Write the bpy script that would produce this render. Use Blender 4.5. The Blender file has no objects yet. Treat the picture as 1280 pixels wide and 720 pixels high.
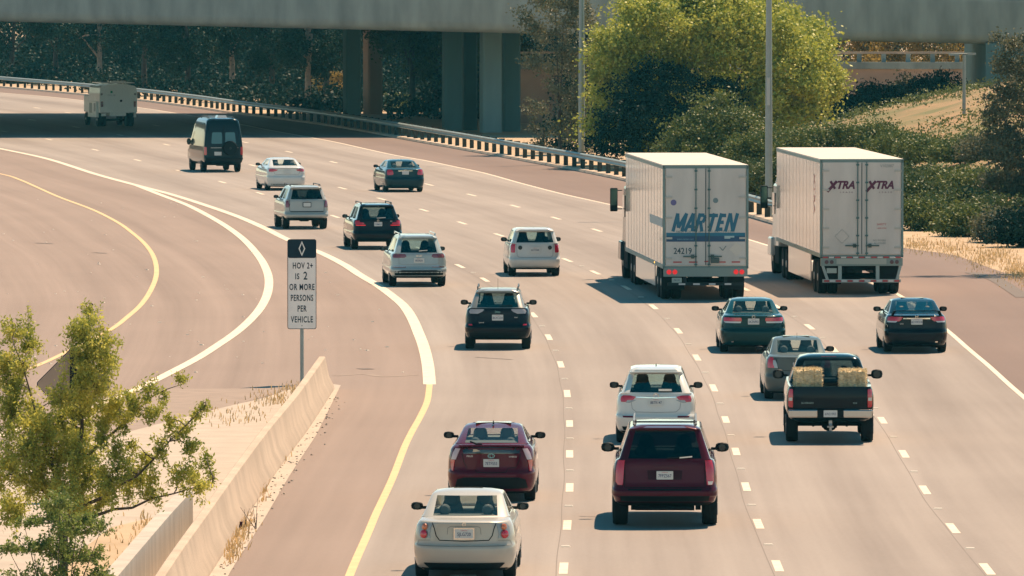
import bpy, bmesh, math, random
import numpy as np
from mathutils import Vector, Matrix
random.seed(7); rng = np.random.default_rng(11)
R = math.radians
scene = bpy.context.scene
# ------------------------------------------------------------------ camera
F = 11000.0; CH = 1/.0945; TH = math.atan(422/F)
cam = bpy.data.objects.new('camera', bpy.data.cameras.new('camera')); scene.collection.objects.link(cam)
cam.location = (0, 0, CH); cam.rotation_euler = (math.pi/2-TH, 0, 0)
cam.data.lens = F/1280*36; cam.data.sensor_width = 36; cam.data.clip_end = 6000; cam.data.clip_start = 1
scene.camera = cam
# ------------------------------------------------------------------ world and sun
SUNV = Vector((.32, .50, 1.0)).normalized()
w = bpy.data.worlds.new("World"); scene.world = w; w.use_nodes = True
nt = w.node_tree; bg = nt.nodes['Background']
sky = nt.nodes.new('ShaderNodeTexSky'); sky.sky_type = 'NISHITA'; sky.sun_disc = False
sky.sun_elevation = math.asin(SUNV.z); sky.sun_rotation = math.atan2(SUNV.x, SUNV.y)
sky.ozone_density = 3.0; sky.air_density = 1.0; sky.dust_density = .3
tint = nt.nodes.new('ShaderNodeMix'); tint.data_type = 'RGBA'; tint.blend_type = 'MULTIPLY'; tint.inputs[0].default_value = 1
tcw = nt.nodes.new('ShaderNodeTexCoord'); sxw = nt.nodes.new('ShaderNodeSeparateXYZ'); nt.links.new(tcw.outputs['Generated'], sxw.inputs[0])
crw = nt.nodes.new('ShaderNodeValToRGB'); nt.links.new(sxw.outputs[2], crw.inputs[0])   # hazy warm-white horizon, deep teal zenith
crw.color_ramp.elements[0].position = .0; crw.color_ramp.elements[0].color = (1.45, 1.36, 1.16, 1)
crw.color_ramp.elements[1].position = .72; crw.color_ramp.elements[1].color = (.0, .82, .76, 1)
e_ = crw.color_ramp.elements.new(.16); e_.color = (1.1, 1.15, .98, 1)
e_ = crw.color_ramp.elements.new(.36); e_.color = (.40, .74, .64, 1)
nt.links.new(crw.outputs[0], tint.inputs[7])
nt.links.new(sky.outputs[0], tint.inputs[6]); nt.links.new(tint.outputs[2], bg.inputs[0]); bg.inputs[1].default_value = .074
sd = bpy.data.lights.new('sun', 'SUN'); sd.energy = 4.5; sd.angle = R(.5); sd.color = (1, .71, .48)
sun = bpy.data.objects.new('sun', sd); scene.collection.objects.link(sun)
sun.rotation_euler = SUNV.to_track_quat('Z', 'Y').to_euler()
scene.view_settings.view_transform = 'Standard'; scene.view_settings.look = 'None'
scene.view_settings.exposure = .97; scene.view_settings.gamma = 1
scene.cycles.max_bounces = 8; scene.cycles.transparent_max_bounces = 12
C = scene.collection
# ------------------------------------------------------------------ helpers
def g(px, py, z=0.0):
    a = (px-640)/F; b = (360-py)/F
    dy = math.cos(TH)+b*math.sin(TH); dz = -math.sin(TH)+b*math.cos(TH)
    t = (CH-z)/(-dz)
    return Vector((a*t, dy*t, z))
def at(px, py, Y):
    a = (px-640)/F; b = (360-py)/F
    dy = math.cos(TH)+b*math.sin(TH); dz = -math.sin(TH)+b*math.cos(TH)
    t = Y/dy
    return Vector((a*t, Y, CH+dz*t))
def tag(o, label=None, cat=None, group=None, kind=None):
    if label: o['label'] = label
    if cat: o['category'] = cat
    if group: o['group'] = group
    if kind: o['kind'] = kind
    return o
def empty(name, loc=(0,0,0), rz=0, parent=None):
    o = bpy.data.objects.new(name, None); C.objects.link(o); o.location = loc; o.rotation_euler = (0,0,rz)
    o.empty_display_size = .3; o.parent = parent
    return o
MATS = {}
def mat(name, col, rough=.6, metal=0, noise=0, nscale=4, col2=None, bump=0, bscale=40, coat=0, spec=.5, stretch=(1,1,1), detail=6, coord='Object', cior=1.5):
    if name in MATS: return MATS[name]
    if max(col) < .06 and spec == .5 and not metal and not coat: spec = .12
    m = bpy.data.materials.new(name); m.use_nodes = True; t = m.node_tree; p = t.nodes['Principled BSDF']
    p.inputs['Base Color'].default_value = (*col, 1); p.inputs['Roughness'].default_value = rough
    p.inputs['Metallic'].default_value = metal; p.inputs['Specular IOR Level'].default_value = spec
    p.inputs['Coat Weight'].default_value = coat; p.inputs['Coat Roughness'].default_value = .06; p.inputs['Coat IOR'].default_value = cior
    tc = t.nodes.new('ShaderNodeTexCoord'); mp = t.nodes.new('ShaderNodeMapping'); mp.inputs['Scale'].default_value = stretch
    t.links.new(tc.outputs[coord], mp.inputs[0])
    if noise or col2:
        n = t.nodes.new('ShaderNodeTexNoise'); n.inputs['Scale'].default_value = nscale; n.inputs['Detail'].default_value = detail
        t.links.new(mp.outputs[0], n.inputs[0])
        cr = t.nodes.new('ShaderNodeValToRGB'); cr.color_ramp.elements[0].position = .3; cr.color_ramp.elements[1].position = .7
        a = col; b = col2 if col2 else tuple(c*(1+noise) for c in col)
        if not col2: a = tuple(c*(1-noise) for c in col)
        cr.color_ramp.elements[0].color = (*a, 1); cr.color_ramp.elements[1].color = (*b, 1)
        t.links.new(n.outputs[0], cr.inputs[0]); t.links.new(cr.outputs[0], p.inputs['Base Color'])
    if bump:
        n2 = t.nodes.new('ShaderNodeTexNoise'); n2.inputs['Scale'].default_value = bscale; n2.inputs['Detail'].default_value = 5
        t.links.new(mp.outputs[0], n2.inputs[0]); bp = t.nodes.new('ShaderNodeBump'); bp.inputs['Strength'].default_value = bump
        bp.inputs['Distance'].default_value = .05
        t.links.new(n2.outputs[0], bp.inputs['Height']); t.links.new(bp.outputs[0], p.inputs['Normal'])
    MATS[name] = m
    return m
def paint(name, col, rough=.32, metal=0, coat=.8):
    return mat(name, col, rough, metal*.5, noise=.06, nscale=1.3, coat=coat, spec=.05 if max(col) < .2 else .4, cior=1.22 if max(col) < .2 else 1.4)
def emis(name, col, s, base=None):
    m = mat(name, base or col, .3); p = m.node_tree.nodes['Principled BSDF']
    p.inputs['Emission Color'].default_value = (*col, 1); p.inputs['Emission Strength'].default_value = s
    return m
def glass(name, tintc, refl=1.0):
    m = bpy.data.materials.new(name); m.use_nodes = True; t = m.node_tree; t.nodes.clear()
    o = t.nodes.new('ShaderNodeOutputMaterial'); mx = t.nodes.new('ShaderNodeMixShader')
    tr = t.nodes.new('ShaderNodeBsdfTransparent'); tr.inputs[0].default_value = (*tintc, 1)
    gl = t.nodes.new('ShaderNodeBsdfGlossy'); gl.inputs['Roughness'].default_value = .05; gl.inputs[0].default_value = (1,1,1,1)
    lw = t.nodes.new('ShaderNodeFresnel'); lw.inputs[0].default_value = 1.6
    mu = t.nodes.new('ShaderNodeMath'); mu.operation = 'MULTIPLY'; mu.inputs[1].default_value = refl; mu.use_clamp = True
    t.links.new(lw.outputs[0], mu.inputs[0]); t.links.new(mu.outputs[0], mx.inputs[0])
    t.links.new(tr.outputs[0], mx.inputs[1]); t.links.new(gl.outputs[0], mx.inputs[2]); t.links.new(mx.outputs[0], o.inputs[0])
    return m
def mesh_obj(name, verts, faces, m, parent=None, smooth=None, uv=None):
    me = bpy.data.meshes.new(name); me.from_pydata([tuple(v) for v in verts], [], faces); me.update()
    bm = bmesh.new(); bm.from_mesh(me); bmesh.ops.recalc_face_normals(bm, faces=bm.faces); bm.to_mesh(me); bm.free()
    o = bpy.data.objects.new(name, me); C.objects.link(o); o.parent = parent
    for mm in (m if isinstance(m, (list, tuple)) else [m]): me.materials.append(mm)
    if smooth is not None:
        me.polygons.foreach_set('use_smooth', [True]*len(me.polygons)); me.set_sharp_from_angle(angle=R(smooth))
    if uv is not None:
        l = me.uv_layers.new(name='UVMap')
        for lp in me.loops: l.data[lp.index].uv = uv[lp.vertex_index]
    return o
class MB:
    def __init__(s): s.v = []; s.f = []
    def box(s, c, d, rot=None, taper=None):
        x, y, z = c; a, b, h = d[0]/2, d[1]/2, d[2]/2
        P = [Vector((sx*a, sy*b, sz*h)) for sz in (-1,1) for sx, sy in ((-1,-1),(1,-1),(1,1),(-1,1))]
        if taper: P = [Vector((p.x*(taper if p.z>0 else 1), p.y*(taper if p.z>0 else 1), p.z)) for p in P]
        if rot is not None: P = [rot @ p for p in P]
        n = len(s.v); s.v += [p+Vector(c) for p in P]
        s.f += [tuple(n+i for i in q) for q in ((0,3,2,1),(4,5,6,7),(0,1,5,4),(1,2,6,5),(2,3,7,6),(3,0,4,7))]
        return s
    def bar(s, a, b, w, h=None, sides=None, w2=None):
        a = Vector(a); b = Vector(b); d = (b-a).normalized(); h = h or w; w2 = w2 or w
        u = d.cross(Vector((0,0,1)));
        if u.length < 1e-3: u = Vector((1,0,0))
        u.normalize(); v = u.cross(d)
        k = sides or 4; n = len(s.v)
        for (p, ww) in ((a, w), (b, w2)):
            for i in range(k):
                t = 2*math.pi*(i+.5)/k; q = 1/math.cos(math.pi/k) if k == 4 else 1
                s.v.append(p+u*(math.cos(t)*ww/2*q)+v*(math.sin(t)*(h*ww/w)/2*q))
        for i in range(k): s.f.append((n+i, n+(i+1)%k, n+k+(i+1)%k, n+k+i))
        s.f.append(tuple(n+i for i in range(k))[::-1]); s.f.append(tuple(n+k+i for i in range(k)))
        return s
    def lathe(s, prof, c, axis='x', k=28):
        n = len(s.v)
        for (r, t) in prof:
            for i in range(k):
                a = 2*math.pi*i/k
                if axis == 'x': p = Vector((t, r*math.cos(a), r*math.sin(a)))
                elif axis == 'y': p = Vector((r*math.cos(a), t, r*math.sin(a)))
                else: p = Vector((r*math.cos(a), r*math.sin(a), t))
                s.v.append(p+Vector(c))
        for j in range(len(prof)-1):
            for i in range(k):
                s.f.append((n+j*k+i, n+j*k+(i+1)%k, n+(j+1)*k+(i+1)%k, n+(j+1)*k+i))
        s.f.append(tuple(n+i for i in range(k))); s.f.append(tuple(n+(len(prof)-1)*k+i for i in range(k)))
        return s
    def build(s, name, m, parent=None, smooth=None, bevel=0):
        o = mesh_obj(name, s.v, s.f, m, parent, smooth)
        if bevel:
            b = o.modifiers.new('b', 'BEVEL'); b.width = bevel; b.segments = 2; b.limit_method = 'ANGLE'
        return o
def text(s, size, m, parent, loc, name='lettering', bold=0, shear=0, xs=1, ext=.004, rot=(math.pi/2,0,0), align='CENTER', space=1, label=None):
    cu = bpy.data.curves.new(name, 'FONT'); cu.body = s; cu.size = size; cu.offset = bold; cu.shear = shear; cu.extrude = ext
    cu.align_x = align; cu.align_y = 'CENTER'; cu.resolution_u = 3; cu.space_character = space
    t = bpy.data.objects.new(name, cu); C.objects.link(t)
    dg = bpy.context.evaluated_depsgraph_get(); me = bpy.data.meshes.new_from_object(t.evaluated_get(dg), depsgraph=dg)
    bpy.data.objects.remove(t); me.name = name; me.materials.clear(); me.materials.append(m)
    me.transform(Matrix.Diagonal((xs, 1, 1, 1)))
    o = bpy.data.objects.new(name, me); C.objects.link(o); o.parent = parent; o.location = loc; o.rotation_euler = rot
    return o
# ------------------------------------------------------------------ materials
def road_mat(name, col, col2, streaks):
    # UV: u = lanes across (0..4), v = metres along the road
    m = bpy.data.materials.new(name); m.use_nodes = True; t = m.node_tree; p = t.nodes['Principled BSDF']
    p.inputs['Roughness'].default_value = .85; p.inputs['Specular IOR Level'].default_value = .25
    uv = t.nodes.new('ShaderNodeUVMap'); sp = t.nodes.new('ShaderNodeSeparateXYZ'); t.links.new(uv.outputs[0], sp.inputs[0])
    def math_(op, a, b=None):
        n = t.nodes.new('ShaderNodeMath'); n.operation = op
        for i, q in enumerate((a, b)):
            if q is None: continue
            if isinstance(q, (int, float)): n.inputs[i].default_value = q
            else: t.links.new(q, n.inputs[i])
        return n.outputs[0]
    # tyre tracks: lighter where wheels polish, darker oil line in mid-lane
    a = math_('COSINE', math_('MULTIPLY', sp.outputs[0], 2*math.pi)); b = math_('COSINE', math_('MULTIPLY', sp.outputs[0], 4*math.pi))
    mp = t.nodes.new('ShaderNodeMapping'); mp.inputs['Scale'].default_value = (2.4, .012, 1); t.links.new(uv.outputs[0], mp.inputs[0])
    n1 = t.nodes.new('ShaderNodeTexNoise'); n1.inputs['Scale'].default_value = 1; n1.inputs['Detail'].default_value = 4; t.links.new(mp.outputs[0], n1.inputs[0])
    tc = t.nodes.new('ShaderNodeTexCoord')
    n2 = t.nodes.new('ShaderNodeTexNoise'); n2.inputs['Scale'].default_value = 9; n2.inputs['Detail'].default_value = 8; n2.inputs['Roughness'].default_value = .75; t.links.new(tc.outputs['Object'], n2.inputs[0])
    n3 = t.nodes.new('ShaderNodeTexNoise'); n3.inputs['Scale'].default_value = .12; n3.inputs['Detail'].default_value = 3; t.links.new(tc.outputs['Object'], n3.inputs[0])
    mp4 = t.nodes.new('ShaderNodeMapping'); mp4.inputs['Scale'].default_value = (14, .05, 1); t.links.new(uv.outputs[0], mp4.inputs[0])
    n4 = t.nodes.new('ShaderNodeTexNoise'); n4.inputs['Scale'].default_value = 1; n4.inputs['Detail'].default_value = 3; t.links.new(mp4.outputs[0], n4.inputs[0])
    s = math_('ADD', math_('MULTIPLY', a, .13*streaks), math_('MULTIPLY', b, -.07*streaks))
    s = math_('ADD', s, math_('MULTIPLY', math_('SUBTRACT', n1.outputs[0], .5), 1.7*streaks))
    s = math_('ADD', s, math_('MULTIPLY', math_('SUBTRACT', n2.outputs[0], .5), .8))
    s = math_('ADD', s, math_('MULTIPLY', math_('SUBTRACT', n3.outputs[0], .5), .5))
    s = math_('ADD', s, math_('MULTIPLY', math_('SUBTRACT', n4.outputs[0], .5), .6*streaks))
    s = math_('ADD', s, .5)
    mx = t.nodes.new('ShaderNodeMix'); mx.data_type = 'RGBA'; t.links.new(s, mx.inputs[0])
    mx.inputs[6].default_value = (*col, 1); mx.inputs[7].default_value = (*col2, 1); t.links.new(mx.outputs[2], p.inputs['Base Color'])
    MATS[name] = m
    return m
M = {}
M['lanes'] = road_mat('lane_concrete', (.205,.177,.160), (.320,.286,.260), 1)
M['asphalt'] = road_mat('asphalt_shoulder', (.195,.152,.130), (.285,.226,.195), .8)
M['dark_shoulder'] = road_mat('brown_shoulder', (.145,.106,.093), (.22,.167,.146), .5)
M['median_c'] = mat('median_concrete', (.40,.345,.285), .9, noise=.10, nscale=1.2, bump=.2, bscale=12)
M['median_a'] = mat('median_asphalt', (.26,.205,.17), .9, noise=.10, nscale=1.5)
M['white_l'] = mat('white_line', (.64,.56,.45), .7, noise=.16, nscale=3.5, detail=9)
M['yellow_l'] = mat('yellow_line', (.60,.43,.22), .7, noise=.08, nscale=2)
M['marker'] = mat('marker_white', (.55,.5,.42), .5)
M['crack'] = mat('crack_dark', (.09,.075,.07), .9)
M['ground'] = mat('dry_ground', (.36,.27,.17), .95, noise=.2, nscale=.5, col2=(.47,.35,.23), bump=.4, bscale=3)
M['conc'] = mat('deck_concrete', (.24,.29,.285), .9, noise=.24, nscale=1.0, bump=.25, bscale=5, stretch=(1,1,.28), detail=10)
M['conc_l'] = mat('pale_concrete', (.45,.365,.285), .9, noise=.15, nscale=.9, detail=10, stretch=(1,1,.6), bump=.3, bscale=9)
M['conc_g'] = mat('grey_concrete', (.42,.38,.33), .9, noise=.16, nscale=2.2, bump=.3, bscale=9, stretch=(1,1,.3))
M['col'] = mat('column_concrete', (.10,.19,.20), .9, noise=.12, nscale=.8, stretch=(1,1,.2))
M['col_lit'] = mat('lit_column_concrete', (.22,.33,.34), .9, noise=.12, nscale=.8, stretch=(1,1,.2))  # lit column face, its light put into a paler tone
M['tan'] = mat('tan_column', (.46,.30,.22), .9, noise=.1, nscale=.8, stretch=(1,1,.2))
M['wall'] = mat('wall_concrete', (.38,.29,.24), .9, noise=.22, nscale=.35, stretch=(1,1,1.6))
M['rail'] = mat('galvanised_rail', (.30,.36,.35), .5, metal=.3, noise=.12, nscale=2)
M['post'] = mat('timber_post', (.05,.055,.05), .9, noise=.25, nscale=6)
M['pole'] = mat('pole_metal', (.30,.34,.33), .5, metal=.4, noise=.08, nscale=3)
M['tyre'] = mat('tyre_rubber', (.012,.018,.022), .85)
M['rim'] = mat('rim_metal', (.35,.36,.36), .35, metal=.8)
M['rim_d'] = mat('rim_dark', (.03,.035,.04), .4, metal=.6)
M['blk'] = mat('black_plastic', (.008,.014,.018), .55)
M['under'] = mat('underbody', (.006,.009,.012), .9)
M['seat'] = mat('seat_cloth', (.13,.15,.15), .9)
M['chrome'] = mat('chrome', (.75,.75,.72), .12, metal=1)
M['red'] = mat('red_lens', (.55,.010,.035), .15, coat=1)
M['red_d'] = mat('dark_red_lens', (.15,.012,.02), .15, coat=1)
M['orange'] = mat('orange_lens', (.62,.16,.05), .2, coat=1)
M['clear'] = mat('clear_lens', (.55,.56,.55), .12, coat=1)
M['red_on'] = emis('lit_red_lamp', (1,.02,.03), .28, (.5,.01,.01))
M['orange_on'] = emis('lit_orange_lamp', (1,.35,.04), 2.5)
M['plate'] = mat('licence_plate_white', (.60,.62,.60), .4)
M['ink'] = mat('plate_ink', (.03,.06,.14), .5)
M['seam'] = mat('panel_gap', (.01,.012,.014), .8)
M['hay'] = mat('hay_straw', (.92,.76,.48), .9, noise=.3, nscale=14, bump=1, bscale=30, stretch=(1,1,3))
M['bark'] = mat('bark', (.07,.055,.045), .9, noise=.3, nscale=5)
M['bark_p'] = mat('pale_bark', (.28,.22,.17), .9, noise=.3, nscale=4)
GL = glass('clear_tinted_glass', (.88,.93,.90), .35); GM = glass('mid_tinted_glass', (.30,.42,.44)); GD = glass('dark_privacy_glass', (.03,.05,.06), .75)
# ------------------------------------------------------------------ lines of the road
def smooth(pts, n=8):
    P = [np.array(p, float) for p in pts]; P = [2*P[0]-P[1]]+P+[2*P[-1]-P[-2]]; out = []
    for i in range(1, len(P)-2):
        a, b, c, d = P[i-1:i+3]
        for k in range(n):
            t = k/n; out.append(.5*(2*b+(c-a)*t+(2*a-5*b+4*c-d)*t*t+(3*b-a-3*c+d)*t**3))
    out.append(P[-2]); return out
def wline(pts, n=8): return [g(p[0], p[1]) for p in smooth(pts, n)]
H_px = [(-560,116),(-320,138),(-150,161),(-60,174),(0,186),(60,199),(120,218),(175,233),(215,243.5),(262,258.5),(300,272),(332,286),(360,300),(400,316),(430,331),(450,344),(472,357),(490,370),(505,383),(515,398),(522.5,415),(530,435),(535,458),(537,481)]
Y1_px = [(537,481),(534,502),(525,522),(515,540),(505,561),(490,600),(470,643),(460,667),(437,720),(412,790),(380,900)]
T_px = [(172,232.5),(200,243.5),(235,257),(265,272.5),(287,286),(305,300),(319,315),(330,331),(336,349),(334,368),(325,386),(311,402),(295,416),(275,430),(247,448),(217,464),(177,484),(140,499),(100,514),(50,530),(-40,556)]
Y2_px = [(-80,203),(0,217.5),(25,225),(50,236),(75,247),(110,260),(130,269),(150,280),(165,291),(180,304),(191,319),(195.5,335),(194,350),(186,367.5),(175,382.5),(160,396),(142,410),(112,427),(80,442),(45,458),(-30,486)]
D1 = [(-60,154),(5,164.5),(61,174.5),(119,187.5),(172,200.5),(225,214),(278,228),(325,242),(370,256),(419,271),(472,290),(525,311),(575,333),(606,350),(638,371),(667,394),(686,422),(701,456),(709,492.5),(712,530),(712,568),(712,610),(709,657),(704.5,711)]
D2 = [(-70,136),(-20,142),(40,150),(95,159),(150,169),(208,181),(262,194),(316,207),(372,221),(428,235.5),(477,249),(530,263),(577.5,279),(624,294),(667,309),(709,325.5),(744,341),(783,360),(817,384),(848,414),(871,447.5),(892,485.5),(907,525),(920,565),(932.5,609),(948,655.5),(972,708)]
D3 = [(-90,119),(-20,126),(46,135),(85,141),(140,149),(195,157),(250,167),(306,178),(361,190),(417,203),(477,217),(536,231),(589.5,244),(644,258),(695,273),(746,288),(795,304),(840,321),(885,340),(930,361),(972,384),(1012,409),(1042,437),(1064,466),(1084,496),(1103,526),(1130,568),(1156,613),(1191,661),(1234,712)]
R_px = [(-500,83),(-250,96),(-100,106),(0,116),(60,121),(130,129),(200,138.5),(297,155),(335,162.5),(382,171),(420,178),(460,187),(495,194.5),(532,201),(570,209),(607,217),(650,229),(700,242),(740,251),(780,260),(860,279),(956,306),(1040,336),(1110,362),(1150,387),(1186,415),(1210,436),(1235,457),(1257,477),(1280,497),(1390,590),(1520,700),(1640,800),(1740,900)]
G_px = [(-500,76),(-300,88),(-160,97),(-80,102),(0,109),(100,118),(175,125.5),(250,135),(297,142),(360,150),(430,160),(527,177),(652,199.5),(780,224),(860,246),(934,268),(1020,293)]
E_px = G_px+[(1131,312),(1180,319),(1230,337),(1280,353),(1400,400),(1600,500),(1800,640),(2000,900)]
def xof(line):
    P = sorted([(p.y, p.x) for p in line]); ys = np.array([p[0] for p in P]); xs = np.array([p[1] for p in P])
    return lambda Y: float(np.interp(Y, ys, xs))
tail = lambda d, p: d+[p]
Hf = xof(wline(H_px)+wline(Y1_px)); D1f = xof(wline([(-500,106),(-250,133)]+D1+[(697,800),(690,900)])); D2f = xof(wline([(-500,97),(-250,117)]+D2+[(1005,800),(1035,900)])); D3f = xof(wline([(-500,90),(-250,106)]+D3+[(1300,800),(1370,900)]))
Rf = xof(wline(R_px)); Gf = xof(wline(E_px))
Ys = list(np.linspace(125, 840, 290))
def strip_sheet(name, cols, us, z, m, ys=Ys, kind='structure'):
    V = []; UV = []; Fc = []
    for Y in ys:
        for c, u in zip(cols, us): V.append((c(Y), Y, z)); UV.append((u, Y))
    k = len(cols)
    for j in range(len(ys)-1):
        for i in range(k-1): Fc.append((j*k+i, j*k+i+1, (j+1)*k+i+1, (j+1)*k+i))
    o = mesh_obj(name, V, Fc, m, uv=UV); o['kind'] = kind
    return o
ground = mesh_obj('ground', [(-900,-50,0),(900,-50,0),(900,3500,0),(-900,3500,0)], [(0,1,2,3)], M['ground']); ground['kind'] = 'structure'
strip_sheet('ramp_pavement', [lambda Y: -160, lambda Y: min(-100,Hf(Y)-30), lambda Y: Hf(Y)-14, lambda Y: Hf(Y)-3.7, Hf, lambda Y: Hf(Y)+.3], [-20,-14,-6,-1,0,.1], .004, M['asphalt'])
strip_sheet('shoulder', [lambda Y: Rf(Y)-.3, Rf, lambda Y: Gf(Y)+.35], [3.9,4,5], .004, M['dark_shoulder'])
strip_sheet('roadway', [Hf, D1f, D2f, D3f, Rf], [0,1,2,3,4], .008, M['lanes'])
def ribbon(name, P, wd, m, z=.012, parent=None):
    V = []; Fc = []
    for i, p in enumerate(P):
        d = (P[min(i+1, len(P)-1)]-P[max(i-1, 0)]); d.z = 0; d.normalize(); n = Vector((d.y, -d.x, 0))
        V += [(p.x-n.x*wd/2, p.y-n.y*wd/2, z), (p.x+n.x*wd/2, p.y+n.y*wd/2, z)]
    for i in range(len(P)-1): Fc.append((2*i, 2*i+1, 2*i+3, 2*i+2))
    o = mesh_obj(name, V, Fc, m); o['kind'] = 'structure'
    return o
ribbon('carpool_lane_edge_line', wline(H_px), .31, M['white_l'])
ribbon('yellow_edge_line', wline(Y1_px), .15, M['yellow_l'])
ribbon('ramp_edge_line', wline(T_px), .27, M['white_l'], .0125)
ribbon('ramp_yellow_line', wline(Y2_px), .16, M['yellow_l'])
ribbon('right_edge_line', wline(R_px), .14, M['white_l'])
def dashes(name, px, f, width=.15, ln=3.4):
    V = []; Fc = []
    for (x, y) in px:
        p = g(x, y); L = ln*(.8 if y > 500 else 1); n0 = len(V)
        for t in (-1, 0, 1):
            Y = p.y+t*L/2
            for sx in (-1, 1): V.append((f(Y)+sx*width/2, Y, .012))
        Fc += [(n0, n0+1, n0+3, n0+2), (n0+2, n0+3, n0+5, n0+4)]
    o = mesh_obj(name, V, Fc, M['white_l']); o['kind'] = 'structure'
    return o
def mids(px): return [((a[0]+b[0])/2, (a[1]+b[1])/2) for a, b in zip(px[:-1], px[1:])]
for nm, px, f in (('lane_dashes_carpool', D1, D1f), ('lane_dashes_middle', D2, D2f), ('lane_dashes_outer', D3, D3f)):
    dashes(nm, px, f)
    ms = mids(px); V = []; Fc = []
    for (x, y) in ms:
        if y < 300: continue
        p = g(x, y); n0 = len(V); X = f(p.y)
        V += [(X-.07, p.y-.08, .03), (X+.07, p.y-.08, .03), (X+.07, p.y+.08, .03), (X-.07, p.y+.08, .03),
              (X-.09, p.y-.1, .009), (X+.09, p.y-.1, .009), (X+.09, p.y+.1, .009), (X-.09, p.y+.1, .009)]
        Fc += [(n0, n0+1, n0+2, n0+3), (n0, n0+1, n0+5, n0+4), (n0+1, n0+2, n0+6, n0+5), (n0+2, n0+3, n0+7, n0+6), (n0+3, n0, n0+4, n0+7)]
    o = mesh_obj('raised_lane_markers', V, Fc, M['marker']); o['kind'] = 'structure'
# median between ramp and freeway
def poly(name, px, z, m, kind='structure'):
    o = mesh_obj(name, [g(x, y, 0)+Vector((0,0,z)) for x, y in px], [tuple(range(len(px)))], m); o['kind'] = kind
    return o
poly('median_asphalt_patch', [(-200,620),(-60,560),(60,532),(150,503),(205,486),(300,486),(376,483),(300,505),(-100,640)], .008, M['median_a'])
poly('median_paving', [(-200,650),(-60,600),(60,566),(140,546),(200,530),(270,512),(330,498),(376,482),(412,480),(414,490),(350,600),(262,760),(150,900),(-400,900)], .0125, M['median_c'])
poly('median_dirt', [(60,720),(140,660),(190,648),(236,642),(262,700),(240,900),(-200,900)], .018, M['ground'])
poly('gutter_apron', [(412,480),(426,482),(395,545),(362,595),(330,650),(290,712),(240,800),(180,800),(300,620),(390,500)], .012, M['median_c'])
# cracks and skid marks
ribbon('pavement_crack', wline([(418,470),(455,468),(480,471),(520,469)]), .25, M['crack'] if False else M['median_a'], .0085)
for pts, wdt in (([(45,304),(65,305)], .25), ([(118,316),(132,317)], .22), ([(452,461),(462,462)], .35), ([(595,447),(640,450)], .12), ([(724,646),(752,647)],.06), ([(1215,341),(1245,350),(1280,372)],.5)):
    ribbon('tar_mark', wline(pts), wdt, mat('tar_patch', (.13,.11,.10), .9), .0135)
for f in (D1f, D2f, D3f):
    P = [Vector((f(Y)-.12+.012*math.sin(Y*.4), Y, 0)) for Y in np.arange(126, 300, 1.1)]
    ribbon('slab_joint', P, .016, mat('slab_joint_tar', (.17,.145,.13), .9), .0095)
# ------------------------------------------------------------------ embankment
foot = [(300,20.5),(330,18.0),(360,15.5),(395,13.8),(430,13.0),(480,12.0),(520,12)]
def footx(Y): return float(np.interp(Y, [p[0] for p in foot], [p[1] for p in foot]))
def hillz(X, Y):
    h = max(0, .43*(X-footx(Y)-1.2)); h = 6.2*(1-math.exp(-h/6.2)) if h > 0 else 0
    k = 1/(1+math.exp((Y-487)/5)); k2 = min(1, max(0, (Y-296)/30))
    return h*k*k2
V = []; Fc = []; nx = 60; ny = 90
for j in range(ny):
    Y = 290+j*2.6
    for i in range(nx):
        X = footx(Y)-1+i*.9; z = hillz(X, Y)
        V.append((X, Y, z-.06+(.12*math.sin(X*1.7+Y*.4)*math.sin(Y*.63) if z > .1 else 0)))
for j in range(ny-1):
    for i in range(nx-1): Fc.append((j*nx+i, j*nx+i+1, (j+1)*nx+i+1, (j+1)*nx+i))
hm = mat('embankment_grass', (.13,.13,.045), .95, noise=.2, nscale=.22, col2=(.34,.21,.11), bump=.8, bscale=2.5)
o = mesh_obj('embankment', V, Fc, hm, smooth=60); o['kind'] = 'structure'

# thin summer haze between the camera and the wood
hz_ = mesh_obj('haze', [(x,y,z) for z in (-1.2, 26) for x, y in ((-170,-20),(170,-20),(170,900),(-170,900))], [(0,1,2,3),(4,5,6,7),(0,1,5,4),(1,2,6,5),(2,3,7,6),(3,0,4,7)], None) if False else None
hb = MB().box((0, 440, 12.4), (360, 930, 27.4)).build('haze', bpy.data.materials.new('haze_air')); hb['kind'] = 'stuff'; hb['label'] = 'thin bluish summer haze over the freeway'; hb['category'] = 'haze'
hm_ = hb.data.materials[0]; hm_.use_nodes = True; t_ = hm_.node_tree; t_.nodes.clear(); pv = t_.nodes.new('ShaderNodeVolumePrincipled'); ov = t_.nodes.new('ShaderNodeOutputMaterial')
pv.inputs['Color'].default_value = (.14, .78, 1.0, 1); pv.inputs['Density'].default_value = .00007; t_.links.new(pv.outputs[0], ov.inputs['Volume'])
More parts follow.
